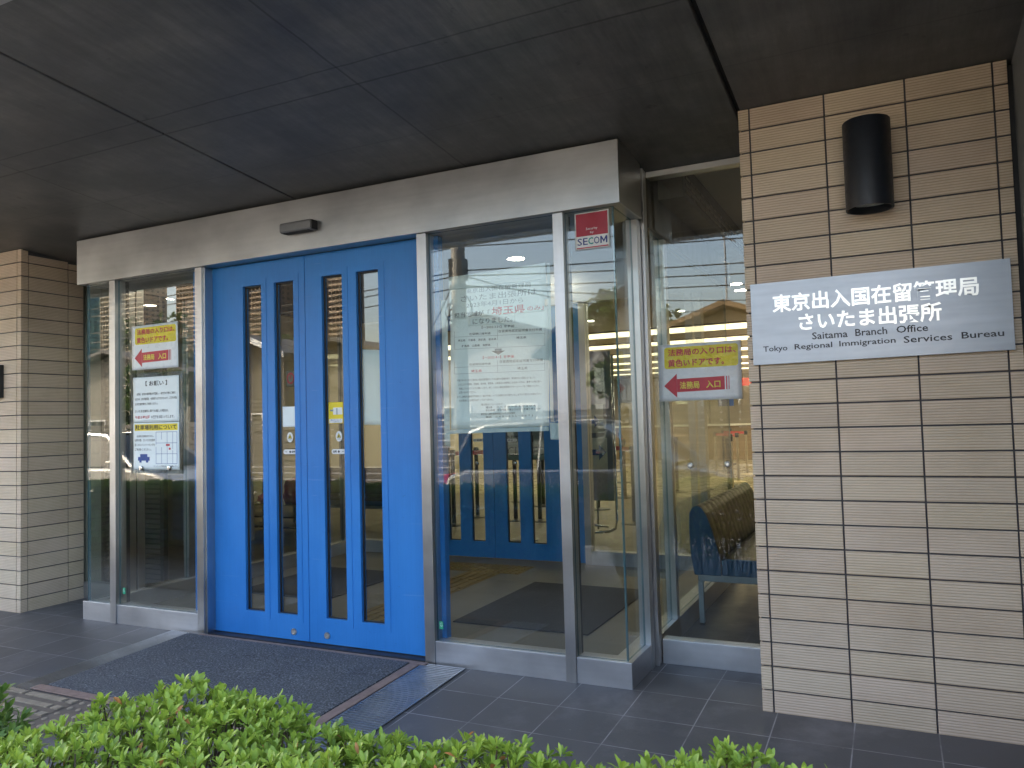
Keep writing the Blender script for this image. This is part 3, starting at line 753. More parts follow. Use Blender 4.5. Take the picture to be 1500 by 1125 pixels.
# request notice (two sheets)
s = Sheet('notice_sheet', 'pale notice headed with a bracketed request, below the left arrow sign', 'notice', [(-3.345, 1.600), (-2.925, 1.598), (-2.925, 1.305), (-3.345, 1.305)], .012, PAPER, wav=.002, seed=2)
s.texts([('【 お願い 】', .28, .75, .80, .91, .02), ('法務局、当庁舎の駐車場は大変混雑し、一般来庁の皆様のご迷惑と', .08, .93, .60, .655), ('なるため、公共交通機関、一般車両で入庁できませんので、ご来庁の際は', .04, .96, .49, .545), ('公共交通機関をご利用ください。', .04, .55, .38, .435),
         ('さいたま出張所に車でお越しの場合は、', .04, .78, .22, .28), ('の来庁をお願いいたします。', .40, .90, .08, .15)], BLKP, bold=.012)
s.texts([('午前８時以降', .04, .38, .08, .15)], REDP, name='red_lettering', bold=.02)
s2 = Sheet('notice_sheet', 'pale parking notice with yellow heading, street map and blue car picture', 'notice', [(-3.345, 1.303), (-2.925, 1.301), (-2.925, 1.000), (-3.345, 1.000)], .012, PAPER, wav=.002, seed=4)
s2.rects([(.03, .97, .83, .97)], YELB, 'yellow_band', .0007)
s2.texts([('駐車場利用について', .05, .95, .845, .955)], BLKP, off=.0016, bold=.02)
s2.texts([('当出張所に駐車場は有りません。', .08, .45, .69, .735), ('お車の際、さいたま出張所', .03, .48, .60, .655), ('近くのコインパーキングを', .03, .48, .50, .555), ('ご利用ください。', .03, .40, .40, .455), ('コインパーキングの所在地は、係員にお尋ねください', .45, .97, .055, .09)], BLKP, name='body_lettering', bold=.01)
s2.rects([(.50, .955, .12, .128), (.50, .955, .792, .80), (.50, .506, .12, .80), (.949, .955, .12, .80), (.50, .955, .33, .337), (.50, .955, .56, .567), (.62, .626, .12, .80), (.74, .746, .12, .80), (.86, .866, .12, .80)], BLUP, 'street_map')
s2.rects([(.72, .80, .50, .54), (.78, .82, .42, .46)], REDP, 'map_mark', .0012)
s2.rects([(.10, .36, .19, .27), (.15, .31, .27, .33), (.13, .18, .15, .19), (.28, .33, .15, .19)], BLUP, 'car_picture', .0009)
Sheet('tape_film', 'clear plastic film over the two pale notices', 'film', [(-3.375, 1.628), (-2.895, 1.625), (-2.897, .975), (-3.372, .975)], .0165, FILM, wav=.0, thick=.0006)
# magnets at its foot
for i, (x, z_) in enumerate(((-3.262, 1.008), (-3.005, 1.010))):
    mb = MB(); mb.lathe(0, 0, [(.016, 0), (.017, .004), (.014, .012), (.008, .014)], 20)
    o = mb.build('round_magnet', SILVER, smooth=False); o.rotation_euler = (R_(90), 0, 0); o.location = (x, .010, z_)
    tag(o, ('left' if i == 0 else 'right') + ' round silver suction knob at the foot of the parking notice', 'magnet', 'silver knobs under the parking notice')
for x, z_, lb in ((.197, .998, 'bright round suction knob low on the window, left of the bench back'), (.384, 1.005, 'mirror bright suction knob on the window in front of the stanchions')):
    mb = MB(); mb.lathe(0, 0, [(.014, 0), (.016, .004), (.014, .011), (.008, .014)], 20)
    o = mb.build('round_magnet', MIRROR, smooth=False); o.rotation_euler = (R_(90), 0, 0); o.location = (x, .461, z_); tag(o, lb, 'magnet')
# big A1 notice behind the right pane
up = Sheet('large_poster', 'large pale office relocation notice taped inside the right porch pane', 'poster', [(-.948, 1.842), (-.378, 1.815), (-.401, 1.219), (-.962, 1.212)], .048, PAPER, wav=.003, seed=6)
PGREY = mat_basic('poster_ink', (.09, .11, .12), .6)
up.texts([('【～2023.3.31】変更前', 0.33, 0.66, 0.8351, 0.8586), ('在留関係諸申請', 0.2, 0.42, 0.7842, 0.8038), ('在留資格認定証明書交付申請', 0.5, 0.93, 0.7959, 0.8194), ('埼玉県　千葉県　茨城県　栃木県', 0.08, 0.48, 0.7332, 0.7528), ('埼玉県', 0.68, 0.78, 0.7371, 0.7567), ('群馬県　山梨県　長野県', 0.12, 0.42, 0.6862, 0.7058)], PGREY, bold=.012)
up.texts([('【～2023.4.1】変更後', 0.34, 0.66, 0.5803, 0.6038)], REDP, name='red_lettering', bold=.01)
up.texts([('在留関係諸申請', 0.2, 0.42, 0.5294, 0.549), ('在留資格認定証明書交付申請', 0.51, 0.94, 0.5411, 0.5646), ('埼玉県', 0.69, 0.79, 0.4784, 0.5019)] +
         [(t, .07 + a, .07 + b, v, v + .018) for t, a, b, v in (
             ('令和５年４月１日から東京出入国在留管理局さいたま出張所の管轄地域が、埼玉県のみに変更になりました。', 0, .80, .40),
             ('これにより千葉県、茨城県、栃木県、群馬県、山梨県及び長野県にお住まいの方は、最寄りの地方局へ', .01, .86, .365),
             ('申請していただくようお願いします。詳しくは出入国在留管理庁のホームページをご確認ください。', .02, .84, .33),
             ('お問い合わせください。', .02, .20, .298),
             ('ただし資格外活動許可申請など一部の手続については従来どおり受付いたしますので窓口にお尋ね下さい', 0, .86, .262),
             ('なお郵送による受付は行っておりません。', .02, .38, .23),
             ('外国人在留総合インフォメーションセンター', .25, .48, .19), ('電話　０５７０－０１３９０４', .30, .80, .165),
             ('受付時間　平日午前８時３０分から午後５時１５分', .30, .85, .14), ('東京出入国在留管理局さいたま出張所', .25, .60, .11), ('電話　０４８－８５１－９６７１', .30, .78, .085))], PGREY, name='body_lettering', bold=.004)
up.texts([('埼玉県', 0.22, 0.33, 0.4706, 0.4941)], REDP, name='red_lettering', bold=.01)
up.rects([(0.04, 0.96, 0.6705, 0.6728), (0.04, 0.96, 0.7724, 0.7748), (0.04, 0.043, 0.6705, 0.8234), (0.957, 0.96, 0.6705, 0.8234), (0.49, 0.493, 0.6705, 0.8234), (0.04, 0.96, 0.4627, 0.4651), (0.04, 0.96, 0.5176, 0.52), (0.04, 0.043, 0.4627, 0.5646), (0.957, 0.96, 0.4627, 0.5646), (0.49, 0.493, 0.4627, 0.5646)], GRYP, 'table_rule')
up.rects([(0.465, 0.535, 0.6391, 0.6626)], GRYP, 'arrow_stem'); up.poly([(.43, .643), (.57, .643), (.50, .612)], PGREY, 'arrow_head', .0009)
u2 = Sheet('large_poster', 'upper pale notice sheet with red prefecture name, overlapping the large poster', 'poster', [(-.955, 2.02), (-.395, 2.035), (-.388, 1.852), (-.952, 1.850)], .0492, PAPER, wav=.003, seed=8)
u3 = None
# main headline printed across both: placed on a translucent overlay sheet
head = Sheet('headline_sheet', 'thin headline sheet naming the branch office above the poster table', 'poster', [(-.935, 1.955), (-.40, 1.955), (-.405, 1.792), (-.935, 1.792)], .0462, PAPER, wav=.001, seed=11)
head.texts([('東京出入国在留管理局', .16, .86, .80, .95, .0), ('さいたま出張所は', .10, .92, .54, .74, .0), ('2023年4月1日から', .16, .78, .33, .50, .0)], GRYP, bold=.0)
head.texts([('担当地域が「', .02, .42, .04, .21, .01)], PGREY, name='body_lettering', bold=.01)
head.texts([('埼玉県', .44, .80, .02, .28, .02)], REDP, name='red_lettering', bold=.02)
head.texts([('のみ」', .82, .99, .05, .19, .010)], REDP, name='red_small_lettering')
h2 = Sheet('headline_strip', 'short pale strip ending the headline on the large poster', 'paper', [(-.84, 1.792), (-.57, 1.788), (-.57, 1.747), (-.84, 1.751)], .0448, PAPER, wav=0)
h2.texts([('になりました。', .1, .95, .15, .85)], PGREY)
# tape strips on the poster corners
TAPEC = mat_basic('clear_tape', (.50, .58, .60), .35)
for q, lb in (([(-1.0, 1.90), (-.965, 1.90), (-.965, 1.12), (-1.0, 1.13)], 'long frosted tape strip down the left edge of the large poster'),
              ([(-.395, 1.235), (-.340, 1.232), (-.345, 1.150), (-.392, 1.152)], 'frosted tape patch at the lower right corner of the large poster'),
              ([(-.385, 2.03), (-.368, 2.03), (-.372, 1.24), (-.389, 1.24)], 'frosted tape strip down the right edge of the large poster'),
              ([(-.97, 1.211), (-.40, 1.217), (-.40, 1.195), (-.97, 1.19)], 'frosted tape strip under the large poster')):
    Sheet('tape_strip', lb, 'tape', q, .0435, TAPEC, 'tape holding the large poster', wav=.001)
# security sticker
s = Sheet('security_sticker', 'red and white security company sticker high on the corner glass', 'sticker', [(-.2195, 2.249), (-.0435, 2.250), (-.0435, 2.068), (-.2195, 2.068)], .0175, WHITEP, wav=0)
s.rects([(.04, .96, .36, .97)], mat_basic('sticker_red', (.38, .008, .03), .4), 'red_field')
s.texts([('Security', .33, .66, .50, .58), ('by', .45, .55, .405, .475)], WHITEP, name='small_lettering', off=.0012)
s.texts([('SE', .07, .37, .12, .31), ('O', .55, .71, .12, .31)], MAGP, bold=.008); s.texts([('C', .385, .535, .12, .31)], TEALP, name='green_letter', bold=.02)
s.poly([(.735, .12), (.775, .12), (.775, .24), (.835, .14), (.895, .24), (.895, .12), (.935, .12), (.935, .31), (.895, .31), (.835, .205), (.775, .31), (.735, .31)], MAGP, 'letter_m', .0012)
s.rects([(.04, .96, .03, .06)], REDP, 'red_line')
# small green marks on the glass
for x, z_, lb in ((-1.043, .176, 'small green safety glass mark low on the right porch pane'), (-3.462, .186, 'small green safety glass mark low on the left porch pane')):
    s = Sheet('glass_mark', lb, 'sticker', [(x, z_ + .04), (x + .024, z_ + .04), (x + .024, z_), (x, z_)], .0185, GRNP, 'green marks on the glass', wav=0)
    s.texts([('G', .2, .8, .35, .85)], WHITEP)
# door stickers
yd = .0930
s = Sheet('white_label', 'blank white label in the second slit of the blue doors', 'sticker', [(-2.150, 1.372), (-2.046, 1.370), (-2.046, 1.250), (-2.150, 1.250)], yd, PAPER, wav=0)
s = Sheet('touch_sticker', 'yellow and white press here sticker with pointing hand in the third slit', 'sticker', [(-1.805, 1.385), (-1.700, 1.385), (-1.700, 1.262), (-1.805, 1.262)], yd, YELB, wav=0)
s.rects([(.32, .95, .42, .75), (.05, .95, .03, .22)], WHITEP, 'hand_picture'); s.rects([(.12, .34, .58, .66), (.55, .62, .42, .72)], GRYP, 'finger_picture', .0009)
s.texts([('押ボタンをして', .15, .85, .13, .20), ('ご入場下さい', .2, .8, .05, .11)], BLUP, off=.0012)
def disc_sticker(x, z_, lb):
    mb = MB(); n_ = 28
    mb.add([(x + .023 * math.cos(2 * math.pi * k / n_), yd, z_ + .030 * math.sin(2 * math.pi * k / n_)) for k in range(n_)] + [(x + .023 * math.cos(2 * math.pi * k / n_), yd + .0008, z_ + .030 * math.sin(2 * math.pi * k / n_)) for k in range(n_)],
           [tuple(range(n_)), tuple(range(2 * n_ - 1, n_ - 1, -1))] + [(k, k + n_, (k + 1) % n_ + n_, (k + 1) % n_) for k in range(n_)])
    o = tag(mb.build('warning_sticker', WHITEP), lb, 'sticker', 'oval warning stickers in the door slits')
    mb = MB(); mb.add([(x - .016, yd - .0006, z_ - .008), (x + .016, yd - .0006, z_ - .008), (x, yd - .0006, z_ + .020)], [(0, 1, 2)]); mb.build('triangle_border', BLKP, o)
    mb = MB(); mb.add([(x - .0125, yd - .0010, z_ - .006), (x + .0125, yd - .0010, z_ - .006), (x, yd - .0010, z_ + .0155)], [(0, 1, 2)]); mb.build('triangle', YELB, o)
    mb = MB(); mb.box(x - .004, x + .004, yd - .0016, yd - .0012, z_ - .005, z_ + .006); mb.build('figure', BLKP, o)
    mb = MB(); mb.box(x - .012, x + .012, yd - .0010, yd - .0006, z_ - .017, z_ - .013); mb.build('small_print', GRYP, o)
disc_sticker(-2.095, 1.188, 'oval warning sticker with yellow triangle in the second slit from the left'); disc_sticker(-1.733, 1.188, 'oval warning sticker with yellow triangle in the third slit from the left')
def pill(x, z_, y, lb, flip=False, grp='white pill stickers on the doors', wd=.052):
    pts = []
    for c, a0 in ((wd - .014, -90), (-wd + .014, 90)):
        for k in range(9): a = R_(a0 + k * 22.5); pts.append((x + c + .014 * math.cos(a), z_ + .014 * math.sin(a)))
    mb = MB(); mb.prism(pts, 'y', y, y + .0008); o = tag(mb.build('pill_sticker', WHITEP), lb, 'sticker', grp)
    mb = MB(); a, b = (x + .012, x + .040) if not flip else (x - .040, x - .012)
    vs, fs = text2d('自動', .03); mb.add([(a + (b - a) * u, y - .0008, z_ - .007 + .014 * v) for u, v in vs], fs)
    k = x + (.0 if not flip else 0)
    mb.add([(k - .008, y - .0008, z_), (k, y - .0008, z_ - .009), (k + .008, y - .0008, z_), (k, y - .0008, z_ + .009)], [(0, 1, 2, 3)])
    c = x - .03 if not flip else x + .03
    mb.add([(c - .007, y - .0008, z_ - .0012), (c + .007, y - .0008, z_ - .0012), (c + .007, y - .0008, z_ + .0012), (c - .007, y - .0008, z_ + .0012)], [(0, 1, 2, 3)])
    mb.build('print', BLKP, o, fixn=False)
pill(-2.095, 1.102, yd, 'white automatic door pill sticker in the second slit of the outer doors'); pill(-1.735, 1.101, yd, 'white automatic door pill sticker in the third slit of the outer doors', True)
yi = YI + .041
pill(-2.335, 1.08, yi, 'white automatic door pill sticker on the left inner door'); pill(-1.985, 1.075, yi, 'white automatic door pill sticker on the right inner door', True)
# knobs in the inner slits and on the side glass
for x, y, z_, lb in ((-2.345, yi - .01, .865, 'round steel knob on the left inner door'), (-1.955, yi - .01, .868, 'round steel knob on the right inner door')):
    mb = MB(); mb.lathe(0, 0, [(.020, 0), (.022, .006), (.018, .016), (.008, .019)], 20)
    o = mb.build('door_knob', SILVER, dl2 if x < -2.17 else dr2, smooth=False); o.rotation_euler = (R_(90), 0, 0); o.location = (x, y, z_)
# white paper behind the fourth slit, power symbol in the second
s = Sheet('white_notice', 'blank white paper hanging in the fourth slit of the blue doors', 'paper', [(-1.566, 1.680), (-1.432, 1.668), (-1.432, 1.246), (-1.566, 1.25)], .106, PAPER, wav=.001)
s = Sheet('power_sticker', 'round red power symbol sticker seen in the second slit', 'sticker', [(-2.132, 1.585), (-2.062, 1.585), (-2.062, 1.49), (-2.132, 1.49)], .108, mat_basic('aged_paper', (.18, .15, .11), .6), wav=0)
mb = MB(); n_ = 28; V = []; F = []
for r in (.020, .030): V += [(-2.097 + r * math.cos(2 * math.pi * k / n_), .1072, 1.54 + r * 1.15 * math.sin(2 * math.pi * k / n_)) for k in range(n_)]
for k in range(n_): F.append((k, (k + 1) % n_, (k + 1) % n_ + n_, k + n_))
mb.add(V, F); mb.box(-2.100, -2.094, .1068, .1072, 1.538, 1.560); mb.build('red_ring', REDP, s.root)

# ------------------------------------------------------------------ bench
def make_bench(label, L=1.72):
    r = tag(empty('bench'), label, 'bench', 'vinyl benches behind the glass')
    back = [(0, .300), (-.018, .42), (-.022, .60), (-.018, .665), (0.0, .700), (.028, .712), (.055, .700), (.085, .655), (.115, .57), (.140, .47), (.156, .40), (.160, .300)]
    def chan(mb, prof, y0, y1, n, pinch, front):
        V = []; F = []; m = len(prof); cxp = sum(p[0] for p in prof) / m; czp = sum(p[1] for p in prof) / m
        steps = []
        for i in range(n):
            for k in range(6): steps.append((i + k / 6, math.sin(math.pi * k / 6) ** .5))
        steps.append((n, 0))
        for t, b in steps:
            s_ = 1 - pinch * (1 - b)
            if t in (0, n): s_ = .965
            for (x, z) in prof: V.append((cxp + (x - cxp) * s_, y0 + (y1 - y0) * t / n, czp + (z - czp) * s_))
        q = len(steps)
        for i in range(q - 1):
            for k in range(m): F.append((i * m + k, i * m + (k + 1) % m, (i + 1) * m + (k + 1) % m, (i + 1) * m + k))
        mb.add(V, F)
    mb = MB(); chan(mb, back, .012, L - .012, 14, .035, True); mb.build('backrest', VINYLB, r, smooth=True)
    mb = MB(); mb.prism([(x, z) for x, z in back], 'y', 0, .014); mb.prism([(x, z) for x, z in back], 'y', L - .014, L); mb.build('backrest_end', VINYL, r, bevel=.006)
    seat = [(.163, .302), (.163, .395), (.20, .402), (.54, .398), (.575, .388), (.585, .36), (.585, .315), (.575, .302)]
    mb = MB(); mb.prism(seat, 'y', .0, .014); mb.prism(seat, 'y', L - .014, L); mb.box(.57, .588, .014, L - .014, .304, .36); mb.build('seat_border', VINYL, r, bevel=.006)
    mb = MB(); chan(mb, seat, .014, L - .014, 14, .012, False); mb.build('seat', VINYLB, r, smooth=True)
    mb = MB(); mb.box(.02, .56, .01, .04, .262, .300); mb.box(.02, .56, L - .04, L - .01, .262, .300); mb.box(.02, .05, .041, L - .041, .264, .300); mb.box(.53, .56, .041, L - .041, .264, .300)
    mb.build('seat_frame', FRAMEG, r, bevel=.002)
    for (x, y) in ((.02, .008), (.53, .008), (.02, L - .038), (.53, L - .038)):
        lg = MB().box(x, x + .030, y, y + .030, .016, .2615).build('leg', FRAMEG, r, bevel=.002)
        MB().box(x + .002, x + .028, y + .002, y + .028, 0.001, .0158).build('foot', RUBBER, lg)
    return r
b1 = make_bench('navy and black vinyl bench behind the window beside the tiled pillar'); b1.location = (-.003 + .025, 1.20, 0)
b2 = copy_tree(b1); b2['label'] = 'dark vinyl bench seen through the slits of the right blue door'; b2.location = (-5.9, 4.7, 0); b2.rotation_euler = (0, 0, R_(-90))
b2.location = (-5.6, 4.6, 0)

# ------------------------------------------------------------------ interior items
TX = tag(empty('air_curtain', (.06, .7, 2.45)), 'dark louvred duct along the ceiling above the bench', 'duct')
MB().box(-.04, .10, 0, 2.05, 0, .20).build('casing', INDARK, TX)
mb = MB()
for k in range(16): mb.box(.1005, .106, .05 + k * .125, .05 + k * .125 + .10, .03, .045); mb.box(.1005, .106, .05 + k * .125, .05 + k * .125 + .10, .07, .085); mb.box(.1005, .106, .05 + k * .125, .05 + k * .125 + .10, .11, .125)
mb.build('louvre', SILVER, TX)
LAMPM = mat_emit('lit_downlight', (1.0, .92, .78), 8)
STRIPM = mat_emit('lit_ceiling_strip', (1.0, .85, .56), .42)
spots = [(-.218, 3.34), (-.253, 3.81), (.01, 3.57), (-.318, 5.03), (-.563, 5.28), (-.339, 5.49), (-2.709, 7.0), (-6.39, 2.31), (-5.71, 2.34), (-3.1, 4.6), (-4.9, 5.0), (1.4, 2.0), (1.4, 4.2), (-6.3, 4.4), (-1.8, 4.6), (-1.3, 6.8)]
labs = ['lit round downlight over the bench, nearest the porch', 'lit round downlight behind the nearest one over the bench', 'lit round downlight over the bench, nearest the pillar']
proto = None
for i, (x, y) in enumerate(spots + [(-1.62, 2.30), (-3.2, 1.0), (-2.3, 1.0), (-1.4, 1.0), (-.6, 1.0)]):  # porch row behind the header is added out of view to brighten the porch
    z_ = 2.6545 if i < len(spots) else 2.5995
    if proto is None:
        proto = empty('downlight', (x, y, z_)); r_ = MB().lathe(0, 0, [(.085, 0), (.085, -.006), (.072, -.008), (.070, -.001)], 24).build('trim_ring', WHITEP, proto)
        MB().lathe(0, 0, [(.069, -.003), (.069, -.0045)], 24).build('diffuser', LAMPM, proto); o = proto
    else: o = copy_tree(proto); o.location = (x, y, z_)
    WH = ['', '', '', 'over the hall behind the bench, left one', 'second behind the bench room', 'third behind the bench room', 'far in the hall left of the glowing strips', 'in the left room, left of the pair', 'in the left room, right of the pair', 'over the stanchions behind the left inner door', 'over the dark bench in the left room', 'over the bench room near the pillar', 'behind the bench room near the right wall', 'at the back of the left room', 'over the right inner door inside the hall', 'over the middle of the hall before the strips']
    if i > 2 and i < len(spots): labs.append('lit round downlight ' + WH[i])
    PW = ['', 'first from the left', 'second from the left', 'third from the left', 'fourth from the left']
    tag(o, labs[i] if i < len(spots) else 'lit round downlight in the porch ceiling above the large poster' if i == len(spots) else 'added unseen lamp brightening the porch, behind the steel header, ' + PW[i - len(spots)], 'downlight', 'round ceiling downlights')
for k, y in enumerate((8.5, 10.55, 12.9, 15.3, 17.7, 20.1)):
    o = empty('ceiling_strip_light', (-2.5, y, 2.655)); tag(o, 'glowing yellow ceiling strip number %d counted from the doors' % (k + 1), 'ceiling light', 'glowing ceiling strips in the far hall')
    o['label'] = 'glowing warm strip across the hall ceiling, ' + ('first', 'second', 'third', 'fourth', 'fifth', 'sixth')[k] + ' from the doors'
    MB().box(-5.4, 5.4, 0, .95, -.012, -.003).build('diffuser', STRIPM, o); MB().box(-5.42, 5.42, -.02, -.001, -.03, -.002).build('frame', COUNTER, o)
# far counters and wall fittings
ct = tag(empty('service_counter', (-3, 19, 0)), 'long tan service counter at the far end of the hall', 'counter')
MB().box(-5, 5.5, 0, .6, 0.001, .95).build('counter_front', COUNTER, ct); MB().box(-5.1, 5.6, -.1, .7, .951, 1.0).build('counter_top', WHITEP, ct)
for k in range(5): MB().box(-4.6 + k * 2, -4.55 + k * 2, .2, .25, 1.001, 1.75).build('screen_post', SILVER, ct)
for k, (x, z_, w_, h, m_, lb) in enumerate(((-3.25, 1.50, .42, .50, BLUP, 'dark blue panel above the far counter'), (-3.95, 1.25, .42, .62, GREYP, 'grey notice panel above the far counter'), (-4.45, 1.6, .32, .35, PAPER, 'pale notice left above the far counter'), (-2.2, .92, .38, .42, PAPERW, 'white notice with red marks on the far counter'), (-2.9, 2.05, 1.6, .22, RED, 'red banner above the far counter'))):
    o = MB().box(x, x + w_, 18.80, 18.84, z_, z_ + h).build('hall_notice', m_); tag(o, lb, 'notice')
# rolling board with arrow signs
bd = tag(empty('rolling_board', (-1.67, 4.2, 0)), 'grey rolling board with papers and blue arrows near the inner doors', 'board')
mb = MB(); mb.box(-.20, .20, -.01, .01, .40, 1.95); mb.build('board_panel', mat_basic('board_grey', (.22, .22, .19), .5), bd, bevel=.008)
mb = MB(); mb.tube([(.21, .02, 1.9), (.21, .02, .20), (.20, .0, .12), (.14, -.04, .09), (-.12, -.16, .08)], .014, 10); mb.tube([(0, .03, 1.2), (0, .03, .10)], .010, 8); mb.tube([(-.2, -.05, .17), (.14, -.05, .14)], .012, 8)
mb.build('stand_tube', SILVER, bd, smooth=True)
AP = mat_basic('cream_paper', (.85, .80, .62), .6)
for (x0, x1, z0, z1) in ((-.17, .11, 1.10, 1.40), (-.17, .14, .72, 1.05)): MB().box(x0, x1, -.0125, -.011, z0, z1).build('paper', AP, bd)
for (x, z_, k) in ((0.01, 1.22, .08), (.05, .90, .10)):
    mb = MB(); mb.prism([(x - k * .8, z_ - k * .3), (x, z_ - k * .3), (x, z_ - k * .8), (x + k * .8, z_), (x, z_ + k * .8), (x, z_ + k * .3), (x - k * .8, z_ + k * .3)], 'y', -.0150, -.0135); mb.build('blue_arrow', BLUP, bd)
for x, z_ in ((-.14, 1.32), (-.14, 1.27), (-.14, .98), (-.14, .93), (-.14, .88)): MB().box(x, x + .10, -.0138, -.013, z_, z_ + .014).build('print_line', GRYP, bd)
# closed sign behind the inner doors
s = Sheet('closed_sign', 'grey card lettered CLOSED hanging behind the right inner door', 'sign', [(-2.37, 1.30), (-1.86, 1.30), (-1.86, .86), (-2.37, .86)], 3.5, mat_basic('card_grey', (.34, .32, .25), .6), wav=0)
s.texts([('PLEASE', .05, .60, .66, .80), ('RETURN', .05, .62, .40, .55), ('本日は', .66, .95, .66, .80), ('CLOSED', .06, .88, .10, .30)], BLKP, bold=.01)
mb = MB(); mb.box(-2.13, -2.10, 3.503, 3.52, .02, 1.3); mb.lathe(-2.115, 3.512, [(.17, .002), (.17, .015), (.05, .022)], 24); mb.build('stand', BLACKM, s.root)
# belt stanchions
def make_stanchion(black, label):
    r = tag(empty('belt_stanchion'), label, 'stanchion', 'belt stanchions in the waiting hall')
    m_ = BLACKM if black else BRASS
    MB().lathe(0, 0, [(.165, .0015), (.165, .010), (.13, .020), (.035, .028)], 28).build('base', m_, r)
    MB().lathe(0, 0, [(.026, .0285), (.026, .83)], 16).build('post', m_, r, smooth=False)
    MB().lathe(0, 0, [(.034, .8305), (.036, .84), (.036, .905), (.028, .915)], 16).build('belt_cassette', BLACKM, r)
    return r
sb = make_stanchion(True, ''); ss = make_stanchion(False, '')
SP = [(-1.2, 9.2, 0), (-1.45, 10.6, 1), (-1.02, 8.0, 1), (-3.74, 4.81, 1), (-3.84, 5.6, 1), (-4.07, 7.45, 1), (-3.19, 5.41, 1), (-2.86, 5.42, 1), (-3.50, 6.99, 1), (-2.40, 3.95, 1), (-2.57, 6.75, 1), (-2.69, 8.33, 1),
      (-3.61, 11.06, 1), (-4.6, 14.0, 1), (-1.66, 5.46, 1), (-1.494, 11.46, 0), (-1.64, 13.35, 0), (-2.30, 14.35, 1), (-2.08, 12.39, 0), (-2.29, 12.4, 1), (-2.585, 16.8, 1), (-1.98, 10.6, 0), (-1.80, 9.9, 1), (-2.1, 9.3, 1)]
used = {0: False, 1: False}; where = ['just behind the left inner door', 'second row behind the left inner door']
for i, (x, y, k) in enumerate(SP):
    src = sb if k else ss
    o = src if not used[k] else copy_tree(src); used[k] = True
    o.location = (x, y, 0)
    same = sorted(q[1] for q in SP if q[2] == k)
    ORD = ['nearest', 'second nearest', 'third nearest', 'fourth nearest', 'fifth nearest', 'sixth nearest', 'seventh nearest', 'eighth nearest', 'ninth nearest', 'tenth nearest', 'eleventh nearest', 'twelfth nearest', 'thirteenth nearest', 'fourteenth nearest', 'fifteenth nearest', 'sixteenth nearest', 'seventeenth nearest', 'eighteenth nearest', 'nineteenth nearest', 'twentieth nearest', 'farthest']
    o['label'] = ('black' if k else 'silver') + ' belt stanchion in the hall, ' + ORD[same.index(y)] + ' of the ' + ('black' if k else 'silver') + ' ones to the doors'
def belt(a, b, z_=.87, label='red belt stretched between stanchions'):
    d = (Vector(b) - Vector(a)).normalized(); nrm = Vector((-d.y, d.x)) * .001
    mb = MB(); V = []
    A = Vector(a) + d * .037; B = Vector(b) - d * .037
    for P_ in (A, B):
        for sgn in (1, -1):
            for zz_ in (z_ - .025, z_ + .025): V.append((P_.x + nrm.x * sgn, P_.y + nrm.y * sgn, zz_))
    mb.add(V, [(0, 1, 5, 4), (2, 6, 7, 3), (0, 4, 6, 2), (1, 3, 7, 5)]); return tag(mb.build('barrier_belt', RED), label, 'belt', 'red barrier belts')
BL = ['nearer red belt between silver stanchions seen past the bench', 'farther red belt between silver stanchions seen past the bench', 'top red belt of the four strung together in the right pane', 'red belt farthest down the hall in the right pane', 'red belt seen in the second slit of the left inner door', 'red belt just behind the left inner door', 'red belt behind the joint of the inner doors', 'red belt reaching right behind the right inner door']
for i, (a, b) in enumerate((((-1.494, 11.46), (-2.08, 12.39)), ((-1.64, 13.35), (-2.30, 14.35)), ((-3.61, 11.06), (-2.69, 8.33)), ((-4.6, 14.0), (-3.61, 11.06)), ((-4.07, 7.45), (-3.50, 6.99)), ((-3.74, 4.81), (-3.19, 5.41)), ((-2.86, 5.42), (-3.19, 5.41)), ((-2.57, 6.75), (-1.66, 5.46)))):
    belt(a, b, label=BL[i])
for z_, w_ in ((.60, 'lowest'), (.70, 'second lowest'), (.78, 'second highest')): belt((-3.61, 11.06), (-2.69, 8.33), z_, w_ + ' red belt of the four strung together in the right pane')
# left room: louvred screen, counter, bins, rack
gr = tag(empty('louvred_screen', (-4.7, .9, 0)), 'brown louvred screen behind the far left glass', 'screen')
mb = MB()
for k in range(56): mb.add([(-.85, .0, .03 + k * .040), (.55, .0, .03 + k * .040), (.55, .022, .054 + k * .040), (-.85, .022, .054 + k * .040), (-.85, .004, .026 + k * .040), (.55, .004, .026 + k * .040), (.55, .026, .050 + k * .040), (-.85, .026, .050 + k * .040)],
                           [(0, 3, 2, 1), (4, 5, 6, 7), (0, 1, 5, 4), (1, 2, 6, 5), (2, 3, 7, 6), (3, 0, 4, 7)])
mb.build('slat', GRILLMAT, gr); gr.children
MB().box(-.85, .55, .03, .05, .0, 2.3).build('backing', DARKMETAL, gr)
mb = MB()
for x in (-.86, -.15, .55): mb.box(x, x + .04, -.012, .029, .001, 2.32)
mb.build('frame', DARKMETAL, gr)
ct2 = tag(empty('reception_desk', (-6.3, 2.6, 0)), 'tan desk with pale top seen through the left porch glass', 'desk')
MB().box(-.3, 1.0, 0, .5, .001, .72).build('desk_front', mat_basic('desk_beige', (.36, .31, .22), .6), ct2, bevel=.01); MB().box(-.33, 1.03, -.03, .53, .721, .76).build('desk_top', mat_basic('desk_top', (.5, .42, .18), .4), ct2)
bn = tag(empty('waste_bin', (-5.0, 2.35, 0)), 'beige tapered waste bin in front of the tan desk', 'bin')
MB().lathe(0, 0, [(.13, .002), (.16, .50), (.165, .51), (.15, .512)], 24).build('bin_body', INWALL, bn, smooth=False)
rk = tag(empty('metal_rack', (-5.35, 3.5, 0)), 'dark metal rack seen through the slits of the left blue door', 'rack')
mb = MB()
for x in (-.55, .35):
    for y in (0, .35): mb.box(x, x + .025, y, y + .025, .001, .62)
mb.build('rack_leg', BLACKM, rk)
